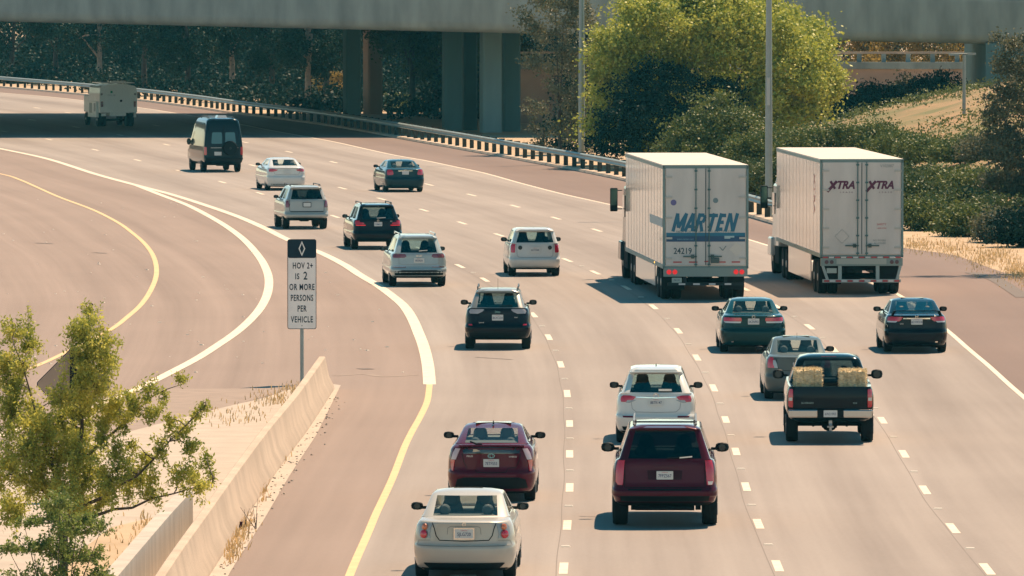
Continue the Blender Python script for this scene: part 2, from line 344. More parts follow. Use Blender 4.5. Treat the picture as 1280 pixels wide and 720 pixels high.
# ================================================================== overpass
br = tag(empty('overpass', (0, 501.5, 0)), 'long grey concrete freeway overpass crossing the whole top of the view', 'bridge')
def zb(X): return 5.86-.0229*X
def farY(X): return float(np.interp(X, [-80, 2, 9, 80], [575, 575, 518, 516]))-501.5
def sweepX(name, prof, Xs, m, parent, smooth=None):
    V = []; Fc = []; k = len(prof(Xs[0]))
    for X in Xs: V += [(X, y, z) for y, z in prof(X)]
    for i in range(len(Xs)-1):
        for j in range(k): Fc.append((i*k+j, i*k+(j+1)%k, (i+1)*k+(j+1)%k, (i+1)*k+j))
    Fc.append(tuple(range(k))); Fc.append(tuple((len(Xs)-1)*k+j for j in range(k)))
    return mesh_obj(name, V, Fc, m, parent, smooth)
XS = [-80,-50,-30,-10,2,4,6,9,20,40,80]
sweepX('deck', lambda X: [(0,zb(X)+2.48),(0,zb(X)+.62),(.10,zb(X)+.30),(.32,zb(X)+.10),(.7,zb(X)),(farY(X)-.7,zb(X)),(farY(X),zb(X)+.5),(farY(X),zb(X)+2.48)], XS, M['conc'], br, 40)
sweepX('parapet', lambda X: [(.06,zb(X)+2.485),(.06,zb(X)+3.4),(.26,zb(X)+3.4),(.34,zb(X)+2.485)], XS, M['conc'], br)
sweepX('parapet', lambda X: [(farY(X)-.3,zb(X)+2.485),(farY(X)-.3,zb(X)+3.4),(farY(X)-.06,zb(X)+3.4),(farY(X)-.06,zb(X)+2.485)], XS, M['conc'], br)
def column(px0, px1, Y, rot, m, asp=1.0):
    s = F/Y; wpx = (px1-px0)/s; X = ((px0+px1)/2-640)/s
    c = abs(math.cos(R(rot)))+asp*abs(math.sin(R(rot))); a = wpx/c; h = zb(X)+.1; q = .10*a
    b = a*asp; P = [(-a/2+q,-b/2),(a/2-q,-b/2),(a/2,-b/2+q),(a/2,b/2-q),(a/2-q,b/2),(-a/2+q,b/2),(-a/2,b/2-q),(-a/2,-b/2+q)]
    V = [(x, y, z) for z in (-.3, h) for x, y in P]; Fc = [(i,(i+1)%8,8+(i+1)%8,8+i) for i in range(8)]+[tuple(range(8)),tuple(range(8,16))]
    o = mesh_obj('column', V, Fc, m, br); o.location = (X, Y-501.5, 0); o.rotation_euler = (0,0,R(rot))
column(428, 452, 545, 15, M['col']); column(453, 479, 569, 24, M['tan'])
column(552, 579, 516, 10, M['col']); column(578, 597, 518.5, 8, mat('shaded_column_concrete', (.05,.10,.11), .9, noise=.1, nscale=.8)); column(599, 628, 512, 12, M['col_lit']); column(627, 651, 514.5, 8, M['col'])  # each pair is one column's lit and shaded face, shade put into the colour
MB().box((46, 12, 2.2), (38, 24, 6.2)).build('abutment', M['col'], br)
# retaining wall of the ramp behind, with concrete railing
rw = tag(empty('retaining_wall', (16, 540, 0)), 'long stained retaining wall with concrete railing under the overpass on the right', 'wall')
MB().box((0,0,1.6),(36,.5,3.4)).build('wall', M['wall'], rw)
MB().box((0,-.1,3.53),(36,.8,.42)).build('coping', M['conc'], rw)
for i in range(24): MB().box((-17.2+i*1.5,0,3.99),(.28,.22,.5)).build('post', M['conc'], rw)
MB().box((0,0,4.31),(36,.2,.14)).build('top_rail', M['conc_l'], rw)
# ================================================================== guardrail
gr = tag(empty('guardrail', (g(700,207).x, g(700,207).y, 0)), 'metal guardrail on timber posts along the right shoulder, curving away to the left', 'guardrail')
gp = wline(G_px, 10)
L = [0]
for a, b in zip(gp[:-1], gp[1:]): L.append(L[-1]+(b-a).length)
def along(s):
    s = min(max(s, 0), L[-1]-.01); i = int(np.searchsorted(L, s, 'right'))-1; t = (s-L[i])/(L[i+1]-L[i]); p = gp[i].lerp(gp[i+1], t); d = (gp[i+1]-gp[i]).normalized()
    return p, d
off = Vector((gr.location.x, gr.location.y, 0))
n = int(L[-1]/3.1); cnt = 0
prof = [(-.10,.52),(-.16,.57),(-.10,.63),(-.10,.68),(-.16,.74),(-.10,.80),(-.07,.80),(-.12,.74),(-.07,.68),(-.07,.63),(-.12,.57),(-.07,.52)]
V = []; Fc = []; K = len(prof); ns = int(L[-1]/2.5)
for i in range(ns+1):
    p, d = along(i*L[-1]/ns); nrm = Vector((-d.y, d.x, 0))
    if nrm.y < 0 and False: nrm = -nrm
    for (u, z) in prof: q = p+nrm*(-u if nrm.x < 0 else u)*1.0-off; V.append((q.x, q.y, z+.06))
for i in range(ns):
    for j in range(K): Fc.append((i*K+j, i*K+(j+1)%K, (i+1)*K+(j+1)%K, (i+1)*K+j))
mesh_obj('beam', V, Fc, M['rail'], gr, 50)
V = []; Fc = []
for i in range(ns+1):
    p, d = along(i*L[-1]/ns); nrm = Vector((-d.y, d.x, 0)); nrm = nrm if nrm.x < 0 else -nrm
    for u, z in ((.28,0),(.22,.10),(-.25,.10),(-.25,0)):
        q = p+nrm*u-off; V.append((q.x, q.y, z))
for i in range(ns):
    for j in range(3): Fc.append((i*4+j, i*4+j+1, i*4+4+j+1, i*4+4+j))
mesh_obj('kerb', V, Fc, M['conc_l'], gr)
pme = None; Pn = []
for i in range(n):
    p, d = along(i*3.1+.6)
    Pn.append((p, d))
Pn.sort(key=lambda t: t[0].y)
for k, (p, d) in enumerate(Pn[:98]):
    if pme is None:
        po = MB().box((0,0,.42),(.18,.2,.9)).box((0,-.0,.74),(.14,.3,.28)).build('post', M['post'], gr); pme = po.data
    else:
        po = bpy.data.objects.new('post', pme); C.objects.link(po); po.parent = gr
    q = p-off; po.location = (q.x+.12, q.y, 0); po.rotation_euler = (0,0,math.atan2(d.y, d.x))
mbp = MB()
for (p, d) in Pn[98:]: q = p-off; mbp.box((q.x+.12, q.y, .42), (.18,.2,.86))
if mbp.v: mbp.build('post', M['post'], gr)['kind'] = 'stuff'
# ================================================================== light poles
def light_pole(px, Y, wpx, label, H=12.5, arm=-1):
    s = F/Y; r = wpx/s/2; X = (px-640)/s
    t = tag(empty('light_pole', (X, Y, 0)), label, 'light pole', 'tall light poles along the right shoulder')
    MB().lathe([(r*1.02,-.2),(r*.98,4),(r*.62,H)], (0,0,0), 'z', 20).build('pole', M['pole'], t, 40)
    MB().bar((0,0,H-.1),(arm*2.6,0,H+.8),.12,.12,8).build('arm', M['pole'], t, 40)
    MB().box((arm*3.0,0,H+.8),(.8,.32,.16),taper=.7).build('lamp_head', M['pole'], t)
    MB().box((0,0,.05),(r*3.4,r*3.4,.1)).build('base_plate', M['pole'], t)
    return t
light_pole(727, 437, 8, 'grey steel light pole at the left edge of the big yellow green tree')
lp = light_pole(961, 349, 9, 'tall grey steel light pole standing between the two white semi trailers')
MB().box((-.02,-.172,5.0),(.12,.02,1.1)).build('number_plate', mat('pole_number', (.45,.47,.45), .6), lp)
Xt = (1205-640)/(F/430); hz = hillz(Xt, 430)
tp = tag(empty('street_lamp', (Xt, 430, hz)), 'thin grey lamp post on the dry grass slope below the overpass at right', 'lamp post')
MB().lathe([(.09,-.3),(.075,5.48-hz)], (0,0,0), 'z', 12).build('pole', M['pole'], tp, 40)
MB().bar((-.62,0,5.52-hz),(.5,0,5.55-hz),.07,.07,8).build('arm', M['pole'], tp, 40)
MB().box((-.5,0,5.5-hz),(.5,.22,.1)).build('lamp_head', M['pole'], tp)
MB().box((.38,0,5.53-hz),(.4,.22,.1)).build('lamp_head', M['pole'], tp)
# ================================================================== concrete barriers
def krail(name, base_px, label, m, half=.3, hgt=.80, shift=.3, prof=None):
    P = wline(base_px, 5)
    o0 = P[0].copy(); V = []; Fc = []
    prof = prof or [(half,0),(half,.08),(half*.58,.33),(half*.27,hgt-.02),(half*.2,hgt),(-half*.2,hgt),(-half*.27,hgt-.02),(-half*.58,.33),(-half,.08),(-half,0)]
    K = len(prof)
    for i, p in enumerate(P):
        d = (P[min(i+1, len(P)-1)]-P[max(i-1, 0)]).normalized(); nrm = Vector((d.y, -d.x, 0))
        if nrm.x < 0: nrm = -nrm
        c = p-nrm*shift
        for u, z in prof: q = c+nrm*u-o0; V.append((q.x, q.y, z))
    for i in range(len(P)-1):
        for j in range(K-1): Fc.append((i*K+j, i*K+j+1, (i+1)*K+j+1, (i+1)*K+j))
    Fc.append(tuple(range(K))); Fc.append(tuple((len(P)-1)*K+j for j in range(K)))
    o = mesh_obj(name, V, Fc, m, None, 30); o.location = o0
    return tag(o, label, 'barrier')
krail('concrete_barrier', [(418,487),(385,538),(350,585),(310,645),(275,700),(240,755),(190,840)], 'pale concrete barrier curving from the carpool sign down to the bottom edge', M['conc_l'])
krail('concrete_barrier', [(252,668),(225,700),(190,745),(140,810)], 'grey streaked upright concrete wall piece behind the lower end of the curved barrier', M['conc_g'], shift=.25,
      prof=[(.10,0),(.09,.80),(-.16,.80),(-.2,0)])
# ================================================================== carpool sign
sp = g(377.5, 481); sg = tag(empty('carpool_sign', sp, R(2)), 'tall white HOV sign with black diamond header on a post at the barrier end', 'road sign')
MB().lathe([(.045,-.1),(.045,3.3)], (0,.05,0), 'z', 12).build('post', M['pole'], sg, 40)
S = .0945*(481+62)
def rrect(w, h, r, n=5):
    out = []
    for cx, cy, a0 in ((w/2-r,h/2-r,0),(-w/2+r,h/2-r,90),(-w/2+r,-h/2+r,180),(w/2-r,-h/2+r,270)):
        for i in range(n+1): a = R(a0+90*i/n); out.append((cx+r*math.cos(a), cy+r*math.sin(a)))
    return out
def plate2(name, pts, y0, y1, m, parent, z0=0, x0=0):
    k = len(pts); V = [(x0+x, y0, z0+z) for x, z in pts]+[(x0+x, y1, z0+z) for x, z in pts]
    return mesh_obj(name, V, [tuple(range(k)), tuple(range(k, 2*k))]+[(i,(i+1)%k,k+(i+1)%k,k+i) for i in range(k)], m, parent)
msw = mat('sign_white', (.88,.84,.80), .45, noise=.05, nscale=3); msb = mat('sign_black', (.012,.03,.05), .45)
zc = (481-355)/S
plate2('panel_edge', rrect(.705, 2.19, .05), -.004, .012, msb, sg, zc)
plate2('panel', rrect(.675, 2.16, .04), -.012, -.005, msw, sg, zc)
zt = (481-310.5)/S
plate2('header', rrect(.675, .46, .04), -.018, -.0125, msb, sg, zt)
dd = .082; hh = .185
V = []
for (a, b) in ((dd, hh), (dd*.62, hh*.68)): V += [(a,-.0225,zt),(0,-.0225,zt+b),(-a,-.0225,zt),(0,-.0225,zt-b)]
mesh_obj('diamond', V, [(i,(i+1)%4,4+(i+1)%4,4+i) for i in range(4)], mat('diamond_white', (.75,.75,.72), .4), sg)
for s_, y, sz, xs, x in (('HOV 2+',332.2,.205,.62,0.02),('IS',345.6,.20,.68,-.115),('2',345,.27,.75,.085),('OR MORE',359,.21,.60,0),('PERSONS',372.6,.21,.57,0),('PER',386,.21,.60,0),('VEHICLE',399.5,.21,.60,0)):
    text(s_, sz, msb, sg, (x, -.0125, (481-y)/S), bold=.004, xs=xs, ext=.003, space=1.16)
MB().lathe([(.015,-.018),(.015,-.012)], (0,0,(481-407)/S), 'y', 10).build('bolt', M['pole'], sg)
# ================================================================== diamond warning sign seen from the back
dY = 169.0; dc = at(92.5, 480, dY)
ds = tag(empty('warning_sign', (dc.x, dY, 0), R(-4)), 'brown bare back of a diamond road sign half hidden in the leafy tree at left', 'road sign')
pts = [(x*math.cos(R(45))-z*math.sin(R(45)), x*math.sin(R(45))+z*math.cos(R(45))) for x, z in rrect(1.03, 1.03, .07)]
plate2('panel', pts, -.006, .006, mat('sign_back', (.34,.25,.19), .55, noise=.15, nscale=2), ds, dc.z)
pts2 = [(x*1.03, z*1.03) for x, z in pts]
plate2('panel_edge', pts2, .0065, .012, msb, ds, dc.z)
MB().box((0,-.07,dc.z/2+.3),(.13,.11,dc.z+.7)).build('post', mat('dark_post', (.012,.012,.014), .7), ds)
# ================================================================== vegetation
def leafmat(name, c1, c2, tr=.35):
    m = bpy.data.materials.new(name); m.use_nodes = True; t = m.node_tree; p = t.nodes['Principled BSDF']; out = t.nodes['Material Output']
    p.inputs['Roughness'].default_value = .55; p.inputs['Specular IOR Level'].default_value = .35
    oi = t.nodes.new('ShaderNodeTexCoord'); n = t.nodes.new('ShaderNodeTexNoise'); n.inputs['Scale'].default_value = 1.6; n.inputs['Detail'].default_value = 5; n.inputs['Roughness'].default_value = .8
    p.inputs['Specular IOR Level'].default_value = .35 if tr > .15 else .08
    t.links.new(oi.outputs['Object'], n.inputs[0]); cr = t.nodes.new('ShaderNodeValToRGB'); cr.color_ramp.elements[0].position = .35; cr.color_ramp.elements[1].position = .65
    cr.color_ramp.elements[0].color = (*c1, 1); cr.color_ramp.elements[1].color = (*c2, 1)
    t.links.new(n.outputs[0], cr.inputs[0]); t.links.new(cr.outputs[0], p.inputs['Base Color'])
    tl = t.nodes.new('ShaderNodeBsdfTranslucent'); t.links.new(cr.outputs[0], tl.inputs[0]); mx = t.nodes.new('ShaderNodeMixShader'); mx.inputs[0].default_value = tr
    t.links.new(p.outputs[0], mx.inputs[1]); t.links.new(tl.outputs[0], mx.inputs[2]); t.links.new(mx.outputs[0], out.inputs[0])
    MATS[name] = m
    return m
LM = {
 'yellow': leafmat('yellow_green_leaves', (.21,.28,.04), (.61,.60,.13), .30),
 'olive': leafmat('olive_leaves', (.04,.08,.022), (.20,.225,.05), .2),
 'green': leafmat('deep_green_leaves', (.03,.06,.02), (.13,.16,.04), .2),
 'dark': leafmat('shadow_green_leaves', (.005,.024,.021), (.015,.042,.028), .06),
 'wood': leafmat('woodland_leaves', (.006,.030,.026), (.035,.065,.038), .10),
 'pinkgrey': leafmat('dusty_leaves', (.08,.10,.05), (.23,.215,.125), .3),
 'gold': leafmat('golden_leaves', (.22,.16,.03), (.42,.29,.07), .4),
 'grey': leafmat('grey_green_leaves', (.07,.085,.05), (.17,.165,.09), .3),
 'fore': leafmat('small_bright_leaves', (.17,.23,.035), (.68,.63,.14), .45),
 'foreb': leafmat('fresh_green_leaves', (.10,.17,.04), (.28,.33,.09), .45),
 'dry': leafmat('dry_grass_blades', (.45,.30,.13), (.62,.47,.25), .3),
}
def quads(name, cen, size, asp, mats, parent, droop=0, loc=(0,0,0)):
    n = len(cen); a = rng.normal(size=(n,3)); a[:,2] -= droop; a /= np.linalg.norm(a, axis=1)[:,None]
    b = rng.normal(size=(n,3)); b -= (b*a).sum(1)[:,None]*a; b /= np.linalg.norm(b, axis=1)[:,None]
    L = (size*rng.uniform(.6,1.35,n))[:,None]; W = L*asp
    v = np.stack([cen-a*L/2, cen+b*W/2, cen+a*L/2, cen-b*W/2], 1).reshape(-1,3)-np.array(loc)
    me = bpy.data.meshes.new(name); me.vertices.add(4*n); me.vertices.foreach_set('co', v.ravel().astype(np.float32))
    me.loops.add(4*n); me.loops.foreach_set('vertex_index', np.arange(4*n, dtype=np.int32))
    me.polygons.add(n); me.polygons.foreach_set('loop_start', np.arange(0,4*n,4,dtype=np.int32))
    for mm in mats: me.materials.append(mm)
    me.update(calc_edges=True); me.validate()
    o = bpy.data.objects.new(name, me); C.objects.link(o); o.parent = parent
    return o
def blob_points(blobs, n, clump, shell=.75, m=60):
    vol = np.array([b[1][0]*b[1][1]*b[1][2] for b in blobs])**(2/3); vol /= vol.sum(); out = []
    for (c, r), fr in zip(blobs, vol):
        k = max(6, int(n*fr/m)); d = rng.normal(size=(k,3)); d /= np.linalg.norm(d, axis=1)[:,None]
        rad = rng.uniform(shell*.75, 1.05, k)**.8; cc = np.array(c)+d*rad[:,None]*np.array(r)
        s = clump*rng.uniform(.5,1.4,k)
        q = np.repeat(cc, m, 0)+rng.normal(size=(k*m,3))*np.repeat(s, m)[:,None]*np.array([1,1,.75])
        out.append(q)
    return np.concatenate(out)
def plant(kind, loc, blobs, n, leaf, clump, lm, label, cat, group=None, trunk=None, bark=None, asp=.6, droop=0, limbs=5, m=60):
    t = tag(empty(kind, loc), label, cat, group)
    P = blob_points([((b[0][0], b[0][1], b[0][2]), b[1]) for b in blobs], n, clump, m=m)
    P = P[P[:,2] > .03]
    quads('crown' if cat == 'tree' else 'foliage', P, leaf, asp, [LM[lm]], t, droop)
    if trunk:
        r, h = trunk; mb = MB(); mb.bar((0,0,-.3),(.08*r*random.uniform(-2,2),0,h*.5),r*2,None,10,w2=r*1.5); mb.bar((0,0,h*.48),(random.uniform(-.3,.3),0,h),r*1.5,None,10,w2=r*.9)
        for i in range(limbs):
            b = random.choice(blobs); c = Vector(b[0])+Vector((random.uniform(-.6,.6)*b[1][0], random.uniform(-.6,.6)*b[1][1], random.uniform(-.2,.5)*b[1][2]))
            a = Vector((0,0,h*random.uniform(.4,1))); mid = a.lerp(c, .5)+Vector((0,0,.25)); mb.bar(a, mid, r*.8, None, 7, w2=r*.5); mb.bar(mid, c, r*.5, None, 7, w2=r*.15)
        mb.build('trunk', bark or M['bark'], t, 40)
    else:
        mb = MB()
        for i in range(4):
            b = random.choice(blobs); mb.bar((random.uniform(-.1,.1),0,-.1), Vector(b[0])+Vector((random.uniform(-.4,.4)*b[1][0],random.uniform(-.4,.4)*b[1][1],0)), .07, None, 6, w2=.02)
        mb.build('stem', M['bark'], t)
    return t
def rel(px, py, Y, base): p = at(px, py, Y); return (p.x-base[0], p.y-base[1], p.z-base[2])
# big yellow-green tree
B = (at(885,200,430).x, 430, 0); s = F/430
bl = [(rel(870,85,433,B),(4.3,3.4,3.4)),(rel(800,42,428.5,B),(2.4,2.6,1.7)),(rel(860,18,428,B),(3.0,3.0,1.7)),(rel(935,40,427.5,B),(2.7,3.0,1.9)),(rel(985,90,427,B),(1.8,2.2,1.7)),(rel(965,125,427,B),(1.8,2.0,1.3)),(rel(1003,120,427.5,B),(1.0,1.3,1.4)),(rel(768,75,429,B),(1.3,1.9,1.4)),(rel(760,140,433.5,B),(1.2,1.4,1.5)),(rel(830,150,434,B),(2.9,2,1.9)),(rel(800,120,433.5,B),(2.4,2,1.9)),(rel(880,140,434,B),(2.6,2,1.9)),(rel(985,150,428.5,B),(.9,1.2,.9)),(rel(900,0,431,B),(2.2,2,1.4))]
for _ in range(26):
    a = random.uniform(-.35, 3.5); bl.append(((.4+5.5*math.cos(a)*random.uniform(.8,1.02), random.uniform(-1.5,.6), 4.7+3.7*math.sin(a)*random.uniform(.85,1.04)),(random.uniform(.5,1.0),)*3))
plant('broadleaf_tree', B, bl, 150000, .17, .36, 'yellow', 'big round yellow green tree between the overpass and the left truck', 'tree', None, (.28, 2.6), asp=.7, limbs=9, m=230)
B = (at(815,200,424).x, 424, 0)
plant('shrub', B, [(rel(800,150,424,B),(2.0,1.4,1.6)),(rel(770,165,424,B),(1.3,1.2,1.4)),(rel(845,130,424.5,B),(1.9,1.3,1.6)),(rel(870,165,424,B),(2.0,1.3,1.5)),(rel(795,115,425,B),(1.4,1.2,1.1)),(rel(830,95,425.5,B),(1.3,1.0,.9)),(rel(900,120,425,B),(1.2,1.0,.9))], 26000, .15, .24, 'dark', 'added dark foliage standing in for the shaded underside of the big yellow green tree', 'shrub', m=110)  # dark leaf mass added to put the tree's own shade into colour
B = (at(905,240,398).x, 398, 0)
plant('shrub', B, [(rel(900,150,398,B),(1.7,1.6,1.3)),(rel(865,178,397,B),(1.2,1.3,1.3)),(rel(930,185,397,B),(1.7,1.5,1.7)),(rel(885,205,396.5,B),(1.9,1.4,1.4)),(rel(842,190,398,B),(.9,1.1,1.0)),(rel(940,225,395,B),(1.4,1.3,1.2))], 26000, .14, .26, 'olive', 'large olive green shrub behind the left truck, under the yellow green tree', 'shrub')
B = (at(700,200,457).x, 457, 0)
plant('broadleaf_tree', B, [(rel(690,20,457,B),(1.7,1.6,1.3)),(rel(725,50,457,B),(1.1,1.4,1.8)),(rel(705,90,457,B),(1.0,1.1,1.5)),(rel(668,60,456,B),(.7,.9,1.2)),(rel(722,130,457,B),(.9,1.0,1.5)),(rel(712,160,457,B),(.9,.9,.9)),(rel(695,-15,457,B),(1.8,1.6,1.2)),(rel(740,110,458,B),(.8,.9,1.8))], 17000, .15, .22, 'pinkgrey', 'narrow dusty grey leaved tree left of the left light pole', 'tree', None, (.12, 2.5))
B = (at(725,200,462).x, 462, 0)
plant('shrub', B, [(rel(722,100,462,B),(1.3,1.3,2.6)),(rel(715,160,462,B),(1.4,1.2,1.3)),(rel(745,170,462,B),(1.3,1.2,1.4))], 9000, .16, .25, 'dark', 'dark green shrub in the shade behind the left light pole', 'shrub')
B = (at(680,190,470).x, 470, 0)
plant('shrub', B, [(rel(676,150,470,B),(.5,.5,1.0)),(rel(684,178,470,B),(.8,.6,.5)),(rel(664,135,470,B),(.35,.4,.5))], 2200, .12, .16, 'grey', 'small sparse yellowish shrub on dry ground beside the widest column', 'shrub')
# shrubs on the embankment (px, y_top, Y, rx, leaf kind, label)
hedge = [(990,163,402,1.5,'olive','rounded olive shrub behind the right edge of the pole between the trucks'),(1035,152,404,1.7,'olive','broad olive shrub just above the roof of the right trailer'),(1085,156,402,1.6,'olive','olive shrub above the right rear corner of the right trailer roof'),
 (1128,170,394,1.5,'olive','olive shrub at the foot of the dry grass slope, above the right trailer'),(1165,190,388,1.5,'olive','low olive shrub below the dry slope, left of the thin lamp post'),(1203,198,380,1.4,'olive','olive shrub at the foot of the thin lamp post'),(1243,196,374,1.5,'grey','grey green shrub right of the thin lamp post'),
 (1145,202,362,1.7,'green','deep green shrub touching the upper right edge of the right trailer'),(1190,213,357,1.7,'olive','wide olive shrub in the middle of the bank, right of the right trailer'),(1236,222,352,1.7,'olive','olive shrub in the bank under the grey tree'),(1278,232,346,1.5,'grey','grey green shrub at the right edge under the grey tree'),
 (1150,228,346,1.5,'green','dark green shrub beside the door of the right trailer'),(1203,240,342,1.5,'green','dark green shrub in the second row above the dry verge'),(1252,250,337,1.4,'green','dark green shrub right in the second row, near the right edge'),
 (1157,255,333,1.15,'olive','rounded olive shrub on the verge next to the right trailer'),(1210,277,326,1.0,'olive','small olive shrub with yellow tips on the dry verge'),(1258,276,319,1.1,'grey','grey green shrub on the verge near the right edge'),(1286,262,314,1.2,'dark','dark shrub cut by the right edge above the verge'),
 (945,160,384,1.4,'olive','olive shrub between the trucks behind the guardrail'),(930,200,376,1.0,'green','dark green shrub behind the guardrail at the right side of the left trailer'),(985,200,372,1.5,'green','dark green shrub hidden mostly behind the right trailer front')]
for (px, yt, Y, rx, lm, lab) in hedge:
    p = at(px, yt, Y); z0 = hillz(p.x, Y); h = max(.9, p.z-z0); B = (p.x, Y, z0)
    bl = [((0,0,h*.45),(rx,rx,h*.5))]+[((random.uniform(-.6,.6)*rx, random.uniform(-.5,.3)*rx, h*random.uniform(.45,.8)),(rx*.5,rx*.5,h*.24)) for _ in range(5)]
    plant('shrub', B, bl, 14000, .125, .24, lm, lab, 'shrub', 'shrubs on the roadside embankment', m=130)
for (px, yt, Y, rx, lm, lab) in [(1068,112,512,1.7,'dark','dark shrub at the foot of the stained retaining wall, leftmost of that row'),(1100,98,515,1.7,'dark','tall dark shrub in the shade before the retaining wall'),(1135,92,516,1.4,'pinkgrey','dusty pale shrub under the overpass before the wall'),(1165,96,512,1.6,'dark','dark shrub under the overpass above the dry slope'),(1195,90,508,1.6,'dark','dark shrub under the overpass behind the thin lamp post'),(1040,128,505,1.0,'dark','low dark shrub right of the yellow green tree')]:
    p = at(px, yt, Y); B = (p.x, Y, 0); h = p.z
    bl = [((0,0,h*.4),(rx,rx,h*.45))]+[((random.uniform(-.6,.6)*rx, random.uniform(-.5,.3)*rx, h*random.uniform(.5,.85)),(rx*.45,rx*.45,h*.2)) for _ in range(4)]
    plant('shrub', B, bl, 6500, .16, .24, lm, lab, 'shrub', 'shrubs in the shade of the overpass')
# grey tree at the right edge
B0 = at(1284, 300, 345); z0 = hillz(B0.x, 345); B = (B0.x, 345, z0)
plant('olive_tree', B, [(rel(1262,130,345,B),(1.1,1.3,1.6)),(rel(1290,100,345,B),(1.5,1.5,1.9)),(rel(1270,70,345,B),(.9,1.1,.9)),(rel(1256,195,344,B),(.9,1.0,1.0)),(rel(1300,180,345,B),(1.4,1.3,1.6)),(rel(1248,160,345,B),(.6,.8,.8)),(rel(1280,220,344,B),(1.0,1,1.0)),(rel(1258,48,345,B),(.5,.5,.25))], 17000, .13, .19, 'grey', 'grey green tree leaning in at the right edge beside the overpass', 'tree', None, (.13, 2.0))
# the trees beyond the overpass
far = []
lab_far = ['wide dark tree far beyond the overpass, seen above the left end of the guardrail','dark tree behind the guardrail, second from the left edge','dark tree with a leaning bare branch behind the white work truck','dark tree just right of the white work truck','dark leafy tree above the dark van','dark tree right of the dark van roof','tall dark tree under the deck, third from the tan column','dark tree with pale leaves under the deck, left of the paired columns','dark tree directly behind the paired narrow columns','leafy green tree between the tan column and the wide columns','green tree left of the wide columns','green tree behind the wide columns','golden green tree behind the railing of the retaining wall, left','golden green tree behind the railing of the retaining wall, middle','golden green tree behind the railing of the retaining wall, right','pale tree at the far left edge beyond the road']
spots = [(15,800),(70,790),(125,775),(180,735),(235,700),(290,672),(340,650),(385,634),(408,620),(516,605),(545,598),(610,590),(1040,610),(1110,615),(1190,612),(-30,805)]
for i, ((px, Y), lab) in enumerate(zip(spots, lab_far)):
    if i < 12:
        Y = min((y_ for y_ in np.arange(540, 800, 1.0)), key=lambda y_: abs((px-640)*y_/F-Gf(y_)-random.uniform(7, 11)-(3 if i > 9 else 0)))
    s = F/Y; X = (px-640)/s; B = (X, Y, 0); lm = 'wood' if i < 9 or i == 15 else ('green' if i < 12 else 'gold')
    k = 30/s*1.25
    bl = []
    for q in range(9):
        bl.append(((random.uniform(-1,1)*k*1.1, random.uniform(-1.5,1.5), random.uniform(2.6, 8)),(k*random.uniform(.4,.75), 1.4, random.uniform(.6,1.2))))
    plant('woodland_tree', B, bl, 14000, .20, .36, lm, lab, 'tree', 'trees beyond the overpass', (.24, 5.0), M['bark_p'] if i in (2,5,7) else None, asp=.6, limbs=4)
for i, (px, yt, Y, lm, lab) in enumerate([(50,88,770,'pinkgrey','small dusty shrub beyond the guardrail at the far left'),(255,100,690,'grey','small grey green shrub beyond the guardrail above the dark van'),(410,88,608,'gold','sunlit yellow shrub under the deck left of the paired columns'),(318,118,640,'pinkgrey','low sunlit dusty shrub behind the shaded guardrail'),(515,132,575,'olive','low olive shrub behind the guardrail left of the wide columns'),(490,120,585,'olive','low olive shrub right of the tan column'),(385,115,612,'pinkgrey','low sunlit dusty shrub left of the paired columns')]):
    p = at(px, yt, Y); B = (p.x, Y, 0); h = p.z
    plant('shrub', B, [((0,0,h*.55),(1.3,1,h*.42)),((.4,0,h*.85),(.7,.6,h*.15))], 2600, .16, .22, lm, lab, 'shrub', 'shrubs beyond the guardrail')
# thick far wood that closes the view
P = []
for _ in range(95):
    X = rng.uniform(-78, 45); Y = rng.uniform(842, 862) if X < -20 else rng.uniform(690, 720)
    P.append(((X, Y, rng.uniform(.5, 9)), (4.5, 2.5, 2.2)))
pts = blob_points(P, 70000, .9, .2); pts = pts[pts[:,2] > 0]
P = []
for _ in range(200):
    Y = rng.uniform(548, 775); X = Gf(Y)+rng.uniform(20, 32)
    P.append(((X, Y, rng.uniform(1.6, 9)), (3.2, 2.5, 1.5)))
for _ in range(330):
    Y = rng.uniform(548, 790); q_ = rng.uniform(4, 30); X = Gf(Y)+q_
    if math.sin(Y*.13)+.4*math.sin(Y*.37) > .8 and q_ < 14: continue
    P.append(((X, Y, rng.uniform(.1, .5 if q_ < 14 else 2.2)), (2.6, 2.0, .5 if q_ < 14 else 1.1)))
pts = np.concatenate([pts, blob_points(P, 480000, .6, .2)]); pts = pts[pts[:,2] > .02]
ppx = 640+pts[:,0]*F/pts[:,1]; pts = pts[~((ppx > 444) & (ppx < 484) & (pts[:,1] < 572))]
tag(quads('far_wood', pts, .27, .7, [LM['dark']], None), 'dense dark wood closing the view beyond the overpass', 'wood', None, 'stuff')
# ------------------------------------------------------------------ foreground tree
TY = 137.0; TB = (at(70,700,TY).x, TY, 0)
clumps = [(112,385,9),(111,402,13),(106,422,19),(126,432,22),(100,448,22),(130,456,20),(100,482,14),(118,484,24),(108,512,26),(136,518,18),
 (18,420,15),(36,430,18),(8,452,22),(28,456,12),(20,482,24),(42,512,14),(14,520,26),(45,540,26),(72,530,22),
 (150,508,13),(166,500,15),(190,520,12),(186,491,11),(206,500,9),(160,526,14),(212,525,8),(226,478,6),(175,512,10),
 (150,575,18),(170,592,20),(140,602,24),(200,562,13),(225,542,15),(246,522,9),(240,560,12),(258,572,8),(190,612,17),(225,602,16),(246,612,13),(266,602,8),(180,570,10),(254,508,4),(165,555,8),(245,598,12),
 (30,570,26),(70,572,26),(100,560,26),(62,612,28),(110,600,24),(18,640,24),(100,640,22),(-10,600,24),(92,575,22),(85,625,24),(60,540,20),(10,575,24),(40,600,22),(75,500,18),(130,545,14),(128,625,16),(160,610,14)]
ft = tag(empty('small_leaved_tree', TB), 'leafy green tree with small bright leaves in the bottom left corner', 'tree')
mb = MB(); pts = []
